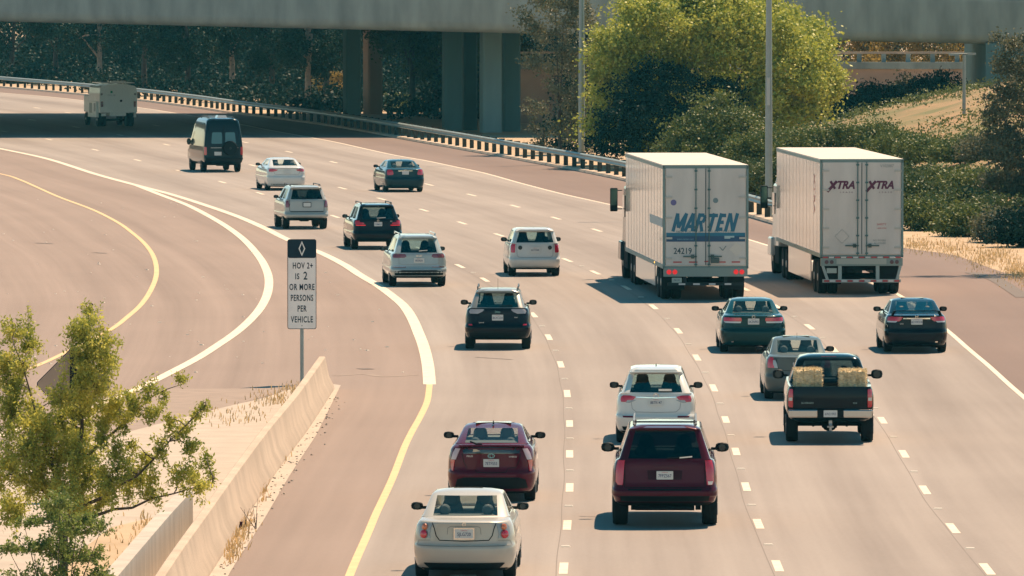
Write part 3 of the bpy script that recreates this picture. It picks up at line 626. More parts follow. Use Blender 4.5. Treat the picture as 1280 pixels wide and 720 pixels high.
def limb(a, b, r0, r1, sag=.1, n=5):
    a = Vector(a); b = Vector(b); prev = a; pr = r0; out = [a]
    for i in range(1, n+1):
        t = i/n; p = a.lerp(b, t)+Vector((random.uniform(-.04,.04), random.uniform(-.04,.04), sag*math.sin(math.pi*t)+random.uniform(-.03,.03)))
        r = r0+(r1-r0)*t; mb.bar(prev, p, pr*2, None, 6, w2=r*2); prev = p; pr = r; out.append(p)
    return out
A = {}
def W(px, py, dy=0): return Vector(rel(px, py, TY+dy, TB))
trunk_top = W(95, 590); limb((0,0,-.2), W(85,640), .075, .06, 0); limb(W(85,640), trunk_top, .06, .045, 0)
mains = [limb(trunk_top, W(112,380,.2), .04, .006, .05, 8), limb(W(85,640), W(20,430,-.3), .04, .006, -.1, 8), limb(trunk_top, W(228,478,.2), .03, .004, .18, 7), limb(W(88,640), W(256,506,-.2), .032, .004, -.25, 8), limb(W(88,650), W(268,600,-.3), .03, .004, -.05, 7), limb(W(88,640), W(-15,560,.3), .04, .01, 0, 5)]
nodes = [p for m_ in mains for p in m_]
for (px, py, r) in clumps:
    c = W(px, py, random.uniform(-.8,.8)*min(1, r/20)); rr = r*1.22/80
    a = min(nodes, key=lambda q: (q-c).length+max(0, q.z-c.z)*.4)
    limb(a, c, .010, .004, .05, 3)
    nt_ = max(3, int(r*r/24))
    for _ in range(nt_):
        d = Vector(rng.normal(size=3)); d.normalize(); e = c+Vector((d.x*rr*.85, d.y*rr*.9, d.z*rr*1.2+rr*.25))*random.uniform(.6,1.3); mb.bar(c, e, .006, None, 3, w2=.003)
        L_ = (e-c).length
        for _k in range(64):
            t = random.uniform(.25, 1.08); q = c.lerp(e, t)+Vector(rng.normal(size=3)*.048); pts.append(tuple(q))
mb.build('trunk', M['bark'], ft, 40)
pts = np.array(pts)
quads('crown', pts, .066, .40, [LM['fore']], ft, .25)
sY = 133.0; SB = (at(70,790,sY).x, sY, 0)
sh = tag(empty('leafy_shrub', SB), 'dense green shrub at the bottom left under the small leaved tree', 'shrub')
mb = MB(); pts = []
for (px, py, r) in [(60,655,26),(95,668,28),(75,635,22),(125,665,16),(42,690,24),(80,700,30),(112,700,20),(12,690,16),(125,722,16),(60,735,30),(30,655,14),(110,655,13),(20,740,24),(100,745,30)]:
    c = Vector(rel(px, py, sY+random.uniform(-.4,.4), SB)); rr = r/82; mb.bar((random.uniform(-.1,.1),0,0), c, .03, None, 5, w2=.008)
    for _ in range(int(r*r/22)):
        d = Vector(rng.normal(size=3)); d.z = abs(d.z)*.8+.1*d.z; d.normalize(); e = c+d*rr*1.15; mb.bar(c, e, .006, None, 3, w2=.003)
        for _k in range(34): q = c.lerp(e, random.uniform(.3,1.1))+Vector(rng.normal(size=3)*.03); pts.append(tuple(q))
mb.build('stem', M['bark'], sh)
quads('foliage', np.array(pts), .062, .45, [LM['foreb']], sh, .0)
# ------------------------------------------------------------------ weeds and rubble
def grass(name, areas, n, h, lm, label, z=0):
    V = []; Fc = []
    for k in range(n):
        ar = random.choice(areas); px = random.gauss(ar[0], ar[2]); py = random.gauss(ar[1], ar[3]); p = g(px, py)
        hh = h*random.uniform(.4,1.2); a = random.uniform(0,6.28); l = Vector((math.cos(a), math.sin(a), 0)); b = Vector((-l.y, l.x, 0))*.012
        i = len(V); zz = max(z, hillz(p.x, p.y)); base = Vector((p.x, p.y, zz)); tip = base+l*hh*random.uniform(.1,.7)+Vector((0,0,hh)); mid = base.lerp(tip, .55)+Vector((0,0,hh*.12))
        V += [base-b, base+b, mid+b*.8, mid-b*.8, tip]; Fc += [(i,i+1,i+2,i+3),(i+3,i+2,i+4)]
    o = mesh_obj(name, V, Fc, LM[lm]); return tag(o, label, 'grass', None, 'stuff')
grass('dry_grass', [(295,670,9,9),(302,655,8,8),(290,690,6,8),(345,500,14,5),(300,520,20,8),(165,690,22,25),(190,665,12,12),(350,560,6,8),(325,612,6,8),(372,488,10,4)], 1500, .14, 'dry', 'dry straw coloured grass along the foot of the concrete barrier')
grass('verge_grass', [(1150,308,14,5),(1190,312,14,6),(1230,326,14,7),(1270,335,12,7),(1275,345,12,6),(1245,318,14,6)], 2400, .12, 'dry', 'dry straw coloured grass on the verge below the shrubs')
mb = MB()
for k in range(170):
    t = random.random(); bx, by = (418-(418-262)*t, 490+(720-490)*t**1.05); p = g(bx+random.gauss(10,7), by+random.gauss(2,3)); r = random.uniform(.008,.028)
    mb.box((p.x, p.y, r*.4+.012), (r*2, r*1.6, r), Matrix.Rotation(random.uniform(0,3), 3, 'Z'), .6)
tag(mb.build('rubble', mat('rubble_stone', (.45,.38,.31), .9, noise=.3, nscale=8)), 'scattered pale stones and litter along the barrier foot', 'rubble', None, 'stuff')
mb = MB()
for k in range(120):
    p = g(random.uniform(0,520), random.uniform(245,470)); r = random.uniform(.015,.04)
    if p.x > Hf(p.y)-.5: continue
    mb.box((p.x, p.y, r*.3+.006), (r*3, r*2, r*.6), Matrix.Rotation(random.uniform(0,3), 3, 'Z'), .6)
tag(mb.build('litter', mat('litter_pale', (.6,.55,.47), .9)), 'small pale bits of litter scattered on the ramp and shoulder', 'litter', None, 'stuff')
# thin dead stalks by the barrier
st = tag(empty('dead_weed', g(312,662)), 'thin bare upright weed stalks against the concrete barrier', 'weed')
mb = MB()
for i in range(6): mb.bar((random.uniform(-.12,.12),0,0),(random.uniform(-.2,.2),random.uniform(-.1,.1),random.uniform(.3,.58)),.014,None,5,w2=.006)
mb.build('stalk', M['bark'], st); MB().box((-.15,-.05,.07),(.09,.1,.16),taper=.6).build('dry_leaf', mat('dead_leaf', (.05,.02,.03), .8), st)

# scrub on the dry slope: countless low tufts
pts = []
for _ in range(1500):
    Y = rng.uniform(345, 480); X = footx(Y)+rng.uniform(1.5, 20); z = hillz(X, Y)
    if math.sin(X*.55+Y*.07)+math.sin(Y*.11-X*.3) < rng.uniform(-1.4, 1.1): continue
    k = 26; c = np.array([X, Y, z+.12]); pts.append(c+rng.normal(size=(k,3))*np.array([.45,.6,.13])*rng.uniform(.5,1.3))
pts = np.concatenate(pts); h = len(pts)//2
tag(quads('slope_scrub', pts, .17, .4, [LM['olive']], None), 'low olive and straw scrub scattered over the dry slope', 'scrub', None, 'stuff')

# tall tree standing outside the right edge, one long limb over the verge
B = (20.5, 292, 0)
plant('roadside_tree', B, [((-4.2,-1.2,11.4),(2.0,.35,.5)),((-6.2,-1.4,11.6),(1.2,.25,.35)),((-2,-.6,11.7),(1.8,.6,.8)),((.3,0,12.5),(2.4,2,1.8))], 6000, .16, .22, 'green', 'tall green tree just outside the right edge, shading the verge', 'tree', None, (.16, 13.0), limbs=3)
# ================================================================== vehicles
def lane_yaw(fa, fb, Y, t=.5):
    f = lambda y: fa(y)*(1-t)+fb(y)*t
    return math.atan2(-(f(Y+8)-f(Y)), 8)
class Car:
    """stack of rounded horizontal outlines: lower body closed and cut by the wheel arches, upper shell open with real glass"""
    def __init__(s, name, L, Wd, H, keys, gkeys, side, glassrear=.86, bow=.07, taper=.06, nr=10, na=5, rearlv=None):
        s.L = L; s.w = Wd/2; s.H = H; s.bow = bow; s.taper = taper; s.nr = nr; s.na = na; s.side = side; s.gr = glassrear
        s.keys = s.dense(keys); s.gkeys = gkeys
    def dense(s, keys, n=3):
        K = [np.array(k, float) for k in keys]; K = [K[0]]+K+[K[-1]]; out = []
        for i in range(1, len(K)-2):
            a, b, c, d = K[i-1:i+3]
            for q in range(n):
                t = q/n; h = b*(1-t)+c*t; cr = .5*(2*b+(c-a)*t+(2*a-5*b+4*c-d)*t*t+(3*b-a-3*c+d)*t**3)
                h = h*.45+cr*.55; h[0] = b[0]*(1-t)+c[0]*t; out.append(h)
        out.append(K[-2]); return out
    def tp(s, x, y):
        t = (y-s.L*.45)/(s.L*.55); return x*(1-s.taper*abs(t)**2.6)
    def outline(s, k, nr=None):
        z, yr, yf, w, r = k; r = min(r, w*.9, (yf-yr)*.3); rf = r*1.25 if w > r*1.3 else r; pts = []
        tr = [-1, -s.gr]+[(-1+2*(i+1)/(s.nr-3))*s.gr for i in range(s.nr-4)]+[s.gr, 1]
        for t in tr: x = t*(w-r); pts.append((x, yr+s.bow*(x/w)**2))                       # rear, left to right
        for i in range(1, s.na): a = math.pi/2*i/s.na; x = (w-r)+r*math.sin(a); pts.append((x, yr+s.bow*(x/w)**2+r*(1-math.cos(a))))
        y0 = yr+s.bow+r; y1 = yf-rf
        for fr in s.side: pts.append((w, y0+(y1-y0)*fr))
        for i in range(1, s.na): a = math.pi/2*i/s.na; pts.append((w-rf+rf*math.cos(a), y1+rf*math.sin(a)))
        for t in tr[::-1]: x = t*(w-rf); pts.append((x, yf+.10*(1-(x/w)**2)))
        for i in range(s.na-1, 0, -1): a = math.pi/2*i/s.na; pts.append((-(w-rf+rf*math.cos(a)), y1+rf*math.sin(a)))
        for fr in s.side[::-1]: pts.append((-w, y0+(y1-y0)*fr))
        for i in range(s.na-1, 0, -1): a = math.pi/2*i/s.na; x = (w-r)+r*math.sin(a); pts.append((-x, yr+s.bow*(x/w)**2+r*(1-math.cos(a))))
        return [(s.tp(x, y), y, z) for x, y in pts]
    def at(s, z, keys):
        for a, b in zip(keys[:-1], keys[1:]):
            if a[0] <= z <= b[0] or b is keys[-1]:
                t = min(1, max(0, (z-a[0])/max(1e-6, b[0]-a[0]))); return [a[i]*(1-t)+b[i]*t for i in range(5)]
    def P(s, u, z, off=0, keys=None):
        keys = keys or s.keys
        def q(u, z):
            _, yr, yf, w, r = s.at(z, keys); sg = 1 if u >= 0 else -1; a_ = abs(u)
            if a_ <= w-r: x = a_; y = yr+s.bow*(x/w)**2
            elif a_ <= w-r+r*math.pi/2: a = (a_-(w-r))/r; x = w-r+r*math.sin(a); y = yr+s.bow*(x/w)**2+r*(1-math.cos(a))
            else: x = w; y = yr+s.bow+r+(a_-(w-r+r*math.pi/2))
            return Vector((sg*s.tp(x, y), y, z))
        p = q(u, z)
        if off:
            tu = q(u+.01, z)-q(u-.01, z); tz = q(u, z+.015)-q(u, z-.015)
            if tz.length < .028: tz = Vector((0,0,1))
            n = tu.cross(tz)
            if n.length > 0: p = p+n.normalized()*off
        return p
    def patch(s, name, rows, m, off=.008, parent=None, n=8, thick=.02, mirror=False, keys=None, smooth=50):
        rr = []
        for a, b in zip(rows[:-1], rows[1:]):
            k = max(1, int((abs(b[0]-a[0]))/.05))
            for i in range(k): t = i/k; rr.append([a[j]*(1-t)+b[j]*t for j in range(3)])
        rr.append(rows[-1]); outs = []
        for sg in ((1, -1) if mirror else (1,)):
            V = []; Fc = []
            for o_ in (off, off-thick):
                for (z, u0, u1) in rr:
                    for i in range(n+1): u = (u0+(u1-u0)*i/n)*sg; V.append(s.P(u, z, o_, keys))
            k = n+1; q = len(rr); N = k*q
            for j in range(q-1):
                for i in range(n): Fc.append((j*k+i, j*k+i+1, (j+1)*k+i+1, (j+1)*k+i))
            for j in range(q-1): Fc += [(j*k, (j+1)*k, N+(j+1)*k, N+j*k), (j*k+n, (j+1)*k+n, N+(j+1)*k+n, N+j*k+n)]
            for i in range(n): Fc += [(i, i+1, N+i+1, N+i), ((q-1)*k+i, (q-1)*k+i+1, N+(q-1)*k+i+1, N+(q-1)*k+i)]
            outs.append(mesh_obj(name, V, Fc, m, parent or s.root, smooth))
        return outs
    def line(s, name, pts, wd, m, mirror=False, off=.003):
        # thin seam along (u, z) points
        V = []; Fc = []
        for sg in ((1, -1) if mirror else (1,)):
            Q = []
            for a, b in zip(pts[:-1], pts[1:]):
                k = max(1, int(math.hypot(b[0]-a[0], b[1]-a[1])/.05))
                Q += [(a[0]+(b[0]-a[0])*i/k, a[1]+(b[1]-a[1])*i/k) for i in range(k)]
            Q.append(pts[-1]); n0 = len(V)
            for i, (u, z) in enumerate(Q):
                a = Q[max(i-1,0)]; b = Q[min(i+1,len(Q)-1)]; du, dz = b[0]-a[0], b[1]-a[1]; l = math.hypot(du, dz) or 1
                nx_, nz_ = -dz/l*wd/2, du/l*wd/2
                V += [s.P((u+nx_)*sg, z+nz_, off), s.P((u-nx_)*sg, z-nz_, off)]
            for i in range(len(Q)-1): Fc.append((n0+2*i, n0+2*i+1, n0+2*i+3, n0+2*i+2))
        return mesh_obj(name, V, Fc, m, s.root)
    def build(s, root, pm, gm, axles, tr, tw, gl_rear=(1,2), gl_side=(1,2), sideglass=None, rimm=None, archr=None, roofm=None, sideg=None, wheelx=None, clad=None, rearglass=True):
        s.root = root
        # lower body
        V = []; Fc = []; K = None
        for k in s.keys: o_ = s.outline(k); K = len(o_); V += o_
        nk = len(s.keys)
        for j in range(nk-1):
            for i in range(K): Fc.append((j*K+i, j*K+(i+1)%K, (j+1)*K+(i+1)%K, (j+1)*K+i))
        Fc.append(tuple(range(K))[::-1]); Fc.append(tuple((nk-1)*K+i for i in range(K)))
        body = mesh_obj('body', V, Fc, [pm, M['under'], M['blk']], root)
        cut = MB(); ar = archr or tr*1.14
        for ya in axles:
            for sx in (-1, 1): cut.lathe([(ar, -.34), (ar, .30)], (sx*s.w, ya, tr), 'x', 30)
        co = cut.build('cut', M['under']); md = body.modifiers.new('b', 'BOOLEAN'); md.object = co; md.operation = 'DIFFERENCE'; md.solver = 'EXACT'
        dg = bpy.context.evaluated_depsgraph_get(); me = bpy.data.meshes.new_from_object(body.evaluated_get(dg), depsgraph=dg)
        body.modifiers.clear(); old = body.data; body.data = me; me.name = 'body'; bpy.data.objects.remove(co); bpy.data.meshes.remove(old)
        me.polygons.foreach_set('use_smooth', [True]*len(me.polygons)); me.set_sharp_from_angle(angle=R(40))
        while len(me.materials) < 3: me.materials.append(M['blk'])
        me.materials[0] = pm; me.materials[1] = M['under']; me.materials[2] = M['blk']
        for p in me.polygons:
            c = p.center; p.material_index = 0
            if clad and c.z < clad: p.material_index = 2
            for ya in axles:
                if abs(math.hypot(c.y-ya, c.z-tr)-ar) < .03 and abs(p.normal.x) < .5 and abs(c.x) > s.w-.36: p.material_index = 1
            if p.normal.z < -.9 or (p.normal.x*c.x < -.3 and abs(c.x) < s.w-.2): p.material_index = 1
        # upper shell
        G = s.gkeys; rows = [s.outline(k) for k in G]; K = len(rows[0]); nl = len(G); V = [p for r_ in rows for p in r_]
        nr = s.nr; na = s.na; nsd = len(s.side); rear = set(range(1, nr-2)); i0 = nr-1+na
        R_side = range(i0-0, i0+nsd-1); fr0 = i0+nsd-1+na; front = set(range(fr0+1, fr0+nr-2)); L0 = fr0+nr-1+na
        sideg = sideg or []
        cats = {'body': [], 'rear_window': [], 'windscreen': [], 'side_window': []}
        for j in range(nl-1):
            for i in range(K):
                f = (j*K+i, j*K+(i+1)%K, (j+1)*K+(i+1)%K, (j+1)*K+i); c = 'body'
                if i in rear and gl_rear[0] <= j < gl_rear[1] and rearglass: c = 'rear_window'
                elif i in front and gl_side[0] <= j < gl_side[1]: c = 'windscreen'
                elif gl_side[0] <= j < gl_side[1] and (i-i0) in sideg: c = 'side_window'
                elif gl_side[0] <= j < gl_side[1] and (nsd-2-(i-L0)) in sideg and L0 <= i < L0+nsd-1: c = 'side_window'
                cats[c].append(f)
        cats['body'].append(tuple((nl-1)*K+i for i in range(K)))
        def sub(name, faces, m, par):
            used = sorted({v for f in faces for v in f}); mp = {v: i for i, v in enumerate(used)}
            return mesh_obj(name, [V[v] for v in used], [tuple(mp[v] for v in f) for f in faces], m, par, 40)
        sub('roof', cats['body'], roofm or pm, root)
        if cats['rear_window']: sub('rear_window', cats['rear_window'], gm, root)
        if cats['windscreen']: sub('windscreen', cats['windscreen'], GL, root)
        for sg_ in (-1, 1):
            fs = [f for f in cats['side_window'] if V[f[0]][0]*sg_ > 0]; groups_ = []
            for f in fs:
                for g_ in groups_:
                    if any(v in q for q in g_ for v in f): g_.append(f); break
                else: groups_.append([f])
            for g_ in groups_: sub('side_window', g_, sideglass or gm, root)
        # inside
        zb_, yr, yf, w, r = G[0]
        mb = MB().box((0,(yr+yf)/2,zb_+.008),((w-.12)*2*.92,(yf-yr)-.5,.014)); mb.build('cabin_floor', M['seat'], root)
        # wheels
        wx = (wheelx if wheelx else s.w-.03)
        for ya in axles:
            for sx in (-1, 1):
                c = (sx*(wx-tw/2), ya, tr)
                ty = empty('wheel', c, 0, root)
                MB().lathe([(tr*.66,-tw*.46),(tr*.93,-tw*.5),(tr*.985,-tw*.40),(tr,-tw*.22),(tr*.985,-.015),(tr,.0),(tr*.985,.015),(tr,tw*.22),(tr*.985,tw*.40),(tr*.93,tw*.5),(tr*.66,tw*.46)], (0,0,0), 'x', 32).build('tyre', M['tyre'], ty, 40)
                rb = MB().lathe([(tr*.66,tw*.40*sx),(tr*.6,tw*.44*sx),(tr*.56,tw*.30*sx)], (0,0,0), 'x', 28)
                for q in range(6):
                    a = q*math.pi/3; rb.bar((sx*tw*.42,.04*math.cos(a),.04*math.sin(a)),(sx*tw*.42,tr*.6*math.cos(a),tr*.6*math.sin(a)),.07,.05)
                rb.build('rim', rimm or M['rim'], ty, 40)
        MB().bar((-wx+.1,axles[0],tr),(wx-.1,axles[0],tr),.1,.1,8).box((0,axles[0]+.1,tr+.02),(.34,.5,.2)).bar((-wx+.1,axles[1],tr),(wx-.1,axles[1],tr),.1,.1,8).build('axle', M['under'], root)
        return root
    def seats(s, y2, y1, zt, n2=2, front=True):
        w = s.gkeys[0][3]-.25
        def head(mb, x, y, z, ww=.13): mb.lathe([(ww*.7,-.07),(ww,-.03),(ww,.06),(ww*.6,.09)], (x, y, z), 'y', 12); mb.box((x, y+.02, z-.12), (.03,.03,.2)); return mb
        for x in np.linspace(-w*.72, w*.72, n2): head(MB(), x, y2, zt-.11, .10).build('headrest', M['seat'], s.root)
        for x in (-w*.55, w*.55): head(MB(), x, y1, zt+.03, .14).box((x, y1+.05, zt-.10), (.42,.14,.26), taper=.6).build('seat', M['seat'], s.root)
    def mirrors(s, y, z, m=None, sz=(.215,.14,.14), out=.095):
        w = s.tp(s.w, y)-.06
        for sx in (-1, 1):
            mm = empty('side_mirror', (sx*(w+out), y, z), 0, s.root)
            h = MB(); N = 9; V = []; Fc = []
            for j, (t, k_) in enumerate(((-1,.55),(-.9,.85),(-.5,1),(0,.98),(.6,.8),(1,.4))):
                for i in range(12):
                    a = 2*math.pi*i/12; ca, sa = math.cos(a), math.sin(a)
                    V.append((sx*t_ if False else (math.copysign(abs(ca)**.75, ca)*sz[0]/2*k_), t*sz[1]/2, math.copysign(abs(sa)**.75, sa)*sz[2]/2*k_))
            for j in range(5):
                for i in range(12): Fc.append((j*12+i, j*12+(i+1)%12, (j+1)*12+(i+1)%12, (j+1)*12+i))
            Fc.append(tuple(range(12))); Fc.append(tuple(60+i for i in range(12)))
            mesh_obj('housing', V, Fc, m or M['blk'], mm, 50)
            MB().box((-sx*sz[0]*.5,.02,-.03),(.16,.05,.05)).build('arm', M['blk'], mm)
            MB().lathe([(sz[2]*.36,-.002),(sz[2]*.36,.004)], (0,-sz[1]/2-.003,0), 'y', 14).build('mirror_glass', mat('mirror_glass', (.04,.06,.07), .1, metal=.6), mm)
    def plate(s, z, txt, w=.31, h=.16, frame=None, y=-.02, x=0, rec=False):
        p = s.P(x, z)
        r = empty('licence_plate', (p.x, p.y+y, z), 0, s.root)
        if rec: MB().box((0,.012,0),(w+.10,.01,h+.06)).build('recess', M['seam'], r)
        if frame: plate2('plate_frame', rrect(w+.05, h+.05, .015), -.004, .004, frame, r)
        plate2('plate', rrect(w, h, .012), -.010, -.0045, M['plate'], r)
        if txt: text(txt, .085, M['ink'], r, (0,-.0105,-.012), bold=.001, xs=.8, ext=.001, name='registration'); text('California', .03, mat('plate_red',(.5,.05,.06),.5), r, (0,-.0105,.055), ext=.001, name='state')
def star_rails(car, m, y0, y1, z, x, r=.02):
    for sx in (-1, 1): MB().bar((sx*x,y0,z),(sx*x,y1,z),r*2,r*2,8).bar((sx*x,y0+.02,z),(sx*x,y0-.05,z-.06),r*2,r*2,8).bar((sx*x,y0+.4,z),(sx*x,y0+.4,z-.06),r*1.6).bar((sx*x,y1,z),(sx*x,y1+.06,z-.06),r*2).build('roof_rail', m, car.root, 40)
def put(name, px, py, sc, yaw, label, cat='car'):
    """(px, py): point of the road under the middle of the rear bumper"""
    p = g(px, py); r = empty(name, (p.x, p.y, .008), yaw); r.scale = (sc, sc, sc)
    return tag(r, label, cat)
SIDE = [0, .10, .16, .34, .47, .52, .68, .84, .93, 1]
SG = [2,3,5,6]     # side strips that are glass
def sedan(name, px, py, sc, yaw, label, pm, L=4.8, Wd=1.8, H=1.46, deck=1.03, trunk=.72, hood=1.25, gm=None, tr=.33, roofw=.60, beltw=.70, topf=.9, rw0=None, lip=.0, ax=.98, wb=2.75, keys=None, gkeys=None, bumpz=.62, rim=None, seats=True, bow=.08, cr=.30):
    w = Wd/2; rt = put(name, px, py, sc, yaw, label)
    keys = keys or [(.17,.22,L-.25,w-.14,cr*.8),(.22,.09,L-.12,w-.07,cr*.9),(.30,.03,L-.04,w-.03,cr),(.45,0,L,w-.005,cr),(bumpz-.04,0,L,w,cr),(bumpz,.012,L-.02,w,cr),(bumpz+.04,.035,L-.06,w-.005,cr),(deck-.22,.045,L-.3,w-.015,cr),(deck-.07,.05-lip,L-.55,w-.05,cr),(deck-.025,.05-lip,L-.7,w-.08,cr),(deck,.085-lip,L-.8,w-.10,cr*.95),(deck+.025,trunk*.55,L-1.05,w-.13,cr*.8),(deck+.045,trunk,L-hood,beltw+.06,.24)]
    zb_ = deck+.045; zt = H-.055
    gkeys = gkeys or [(zb_,trunk,L-hood,beltw+.06,.17),(zb_+.02,trunk+.04,L-hood-.03,beltw+.035,.15),(zt-.03,trunk+topf*.86,L-hood-.78,roofw-.01,.075),(zt,trunk+topf,L-hood-.86,roofw-.035,.08),(zt+.025,trunk+topf+.12,L-hood-.98,roofw-.08,.22),(H-.005,trunk+topf+.40,L-hood-1.2,roofw-.22,.24),(H,trunk+topf+.62,L-hood-1.4,roofw-.38,.2)]
    c = Car(name, L, Wd, H, keys, gkeys, SIDE, bow=bow, glassrear=.95)
    c.build(rt, pm, gm or GL, (ax, ax+wb), tr, .215, sideg=SG, rimm=rim)
    if seats: c.seats(trunk+.55, trunk+1.65, zb_+.20)
    c.mirrors(L-hood-.55, zb_+.04)
    return c
def suv(name, px, py, sc, yaw, label, pm, L=4.7, Wd=1.88, H=1.70, belt=1.13, gm=None, tr=.36, roofw=.62, beltw=.78, hood=1.25, topy=.42, cr=.28, ax=.95, wb=2.75, bumpz=.68, botz=.26, clad=None, zglass=.12, rim=None, bow=.07, gr=.86, roofm=None, tw=.24, mir=None, cabseat=True, y0=.10, cat='car', spoil=.12):
    w = Wd/2; rt = put(name, px, py, sc, yaw, label, cat)
    keys = [(botz,.22,L-.25,w-.14,cr*.8),(botz+.06,.08,L-.12,w-.06,cr*.9),(botz+.16,.02,L-.03,w-.02,cr),(bumpz-.12,0,L,w,cr),(bumpz-.03,0,L,w,cr),(bumpz,.02,L-.02,w,cr),(bumpz+.04,y0-.05,L-.05,w-.01,cr),(belt-.22,y0-.02,L-.22,w-.02,cr),(belt-.08,y0-.01,L-.5,w-.05,cr),(belt-.02,y0,L-.75,w-.08,cr),(belt,y0+.01,L-hood,beltw+.07,cr*.5)]
    zt = H-zglass
    gkeys = [(belt,y0+.01,L-hood,beltw+.07,cr*.5),(belt+.02,y0+.02,L-hood-.03,beltw+.045,cr*.45),(zt,y0+topy,L-hood-.72,roofw+.02,.085),(zt+.03,y0+topy-.06,L-hood-.80,roofw+.005,.09),(H-.045,y0+topy-.06,L-hood-.92,roofw-.03,.2),(H-.008,y0+topy+.22,L-hood-1.15,roofw-.14,.22),(H,y0+topy+.5,L-hood-1.35,roofw-.3,.2)]
    c = Car(name, L, Wd, H, keys, gkeys, SIDE, bow=bow, glassrear=gr)
    c.build(rt, pm, gm or GM, (ax, ax+wb), tr, tw, sideg=SG+[7] if False else SG, rimm=rim, clad=clad, sideglass=gm, roofm=roofm)
    if cabseat: c.seats(y0+.75, y0+1.75, belt+.22, 2)
    c.mirrors(L-hood-.6, belt+.06, m=mir, sz=(.26,.15,.18) if H > 1.85 else (.215,.14,.15), out=.14 if H > 1.85 else .095)
    return c
def wiper(c, x0, x1, z, dy=-.02, m=None):
    a = c.P(x0, z, .03, c.gkeys); b = c.P(x1, z+.02, .03, c.gkeys)
    MB().bar(a, b, .022).build('wiper', m or M['blk'], c.root)
def badge_oval(c, x, z, a, b, m=None, ty=.006, keys=None):
    p = c.P(x, z, .006, keys); V = []; Fc = []; n = 18
    for k_ in (1, .72):
        for i in range(n): t = 2*math.pi*i/n; V.append((p.x+a*k_*math.cos(t), p.y-.006, z+b*k_*math.sin(t)))
    for i in range(n): Fc.append((i, (i+1)%n, n+(i+1)%n, n+i))
    V2 = len(V)
    return mesh_obj('badge', V, Fc, m or M['chrome'], c.root)
def antenna(c, y, z, h=.07, rod=0):
    mb = MB()
    if rod: mb.bar((0,y,z-.02),(0,y-.02,z+rod),.012,None,6,w2=.006)
    else: mb.box((0,y,z+h/2-.01),(.035,.13,h),taper=.4)
    mb.build('antenna', M['blk'], c.root)
def yawat(px, py, fa, fb, extra=0):
    return lane_yaw(fa, fb, g(px, py).y)+R(extra)
gold = mat('badge_white', (.7,.7,.68), .3, metal=.5)
# 1 ---- silver sedan, bottom
P1 = paint('champagne_silver_paint', (.46,.43,.37), .38, .25)
c = sedan('sedan', 580, 727, .975, yawat(581,727,Hf,D1f,-1.0), 'champagne silver sedan at the bottom edge with round red tail lamps, nearest car', P1, L=4.86, Wd=1.79, H=1.47, deck=1.02, trunk=.60, topf=1.0, roofw=.63, beltw=.71, bumpz=.60, bow=.12, cr=.34)
c.patch('tail_lamp_housing', [(.73,.60,.80),(.80,.615,.84),(.92,.59,.835),(.985,.56,.77)], mat('smoked_clear_lens', (.30,.32,.31), .15, coat=1), .006, mirror=True)
for sx in (-1, 1):
    for z, r_, mm, nm in ((.80,.075,M['red'],'brake_lamp'),(.925,.056,M['orange'],'indicator_lamp')):
        u = sx*(.715 if z < .9 else .70); p = c.P(u, z, .02); q = c.P(u, z, -.02); d = (p-q).normalized()
        V = []; N = 20; a1 = d.cross(Vector((0,0,1))).normalized(); a2 = a1.cross(d)
        for rr_, o_ in ((r_,0),(r_*.9,.02),(r_*.5,.03)):
            for i in range(N): t = 2*math.pi*i/N; V.append(p+d*o_+a1*rr_*math.cos(t)+a2*rr_*math.sin(t))
        Fc = [(j*N+i, j*N+(i+1)%N, (j+1)*N+(i+1)%N, (j+1)*N+i) for j in range(2) for i in range(N)]+[tuple(2*N+i for i in range(N))]
        mesh_obj(nm, V, Fc, mm, c.root, 50)
c.line('boot_lid_gap', [(.57,1.0),(.53,.90),(.50,.78),(.44,.70),(0,.685)], .016, M['seam'], True)
c.line('boot_handle_crease', [(.30,.80),(.29,.91),(.25,.935),(0,.94)], .008, mat('shade_gap', (.20,.20,.18), .6), True)
c.line('bumper_seam', [(.9,.60),(.84,.69),(.60,.70)], .008, mat('shade_gap', (.2,.2,.18), .6), True)
c.plate(.815, '5JLG720', .31, .155, frame=M['chrome'], y=-.03)
plate2('plate_surround', rrect(.47,.215,.02), -.008, -.001, mat('plate_dark_frame', (.03,.07,.07), .4), c.root.children[-1])
badge_oval(c, 0, .975, .035, .03)
c.patch('lower_bumper', [(.235,-.62,.62),(.26,-.66,.66),(.31,-.72,.72)], M['blk'], .02, n=16, )
c.line('bumper_step', [(-.86,.605),(-.4,.60),(.4,.60),(.86,.605)], .012, mat('shade_gap', (.2,.2,.18), .6))
# 2 ---- maroon hatchback with spoiler
P2 = paint('maroon_paint', (.10,.011,.026), .25, .3, 1)
c = sedan('hatchback', 614, 629, .97, yawat(614,629,Hf,D1f,-.6), 'maroon hatchback with split rear glass and tilted wiper, just ahead of the silver sedan', P2, L=4.57, Wd=1.77, H=1.48, deck=1.10, trunk=.30, topf=1.45, roofw=.60, beltw=.68, bumpz=.60, bow=.10, cr=.36, ax=.86, wb=2.7, hood=1.15, seats=False)
c.seats(1.45, 2.2, 1.23)
c.patch('lower_window', [(.965,-.565,.565),(1.00,-.58,.58),(1.085,-.59,.59)], mat('black_glass', (.006,.012,.018), .06, coat=1), .008, n=12)
MB().box((0,.10,1.125),(1.24,.20,.035),taper=.92).box((-.60,.16,1.115),(.10,.16,.04)).box((.60,.16,1.115),(.10,.16,.04)).build('spoiler', P2, c.root, bevel=.01)
c.patch('tail_lamp', [(.62,.80,.84),(.72,.78,.87),(.84,.755,.88)], M['red'], .012, mirror=True)
c.patch('tail_lamp_top', [(.845,.735,.86),(.97,.68,.82),(1.06,.64,.76)], mat('pink_clear_lens', (.62,.45,.45), .12, coat=1), .012, mirror=True)
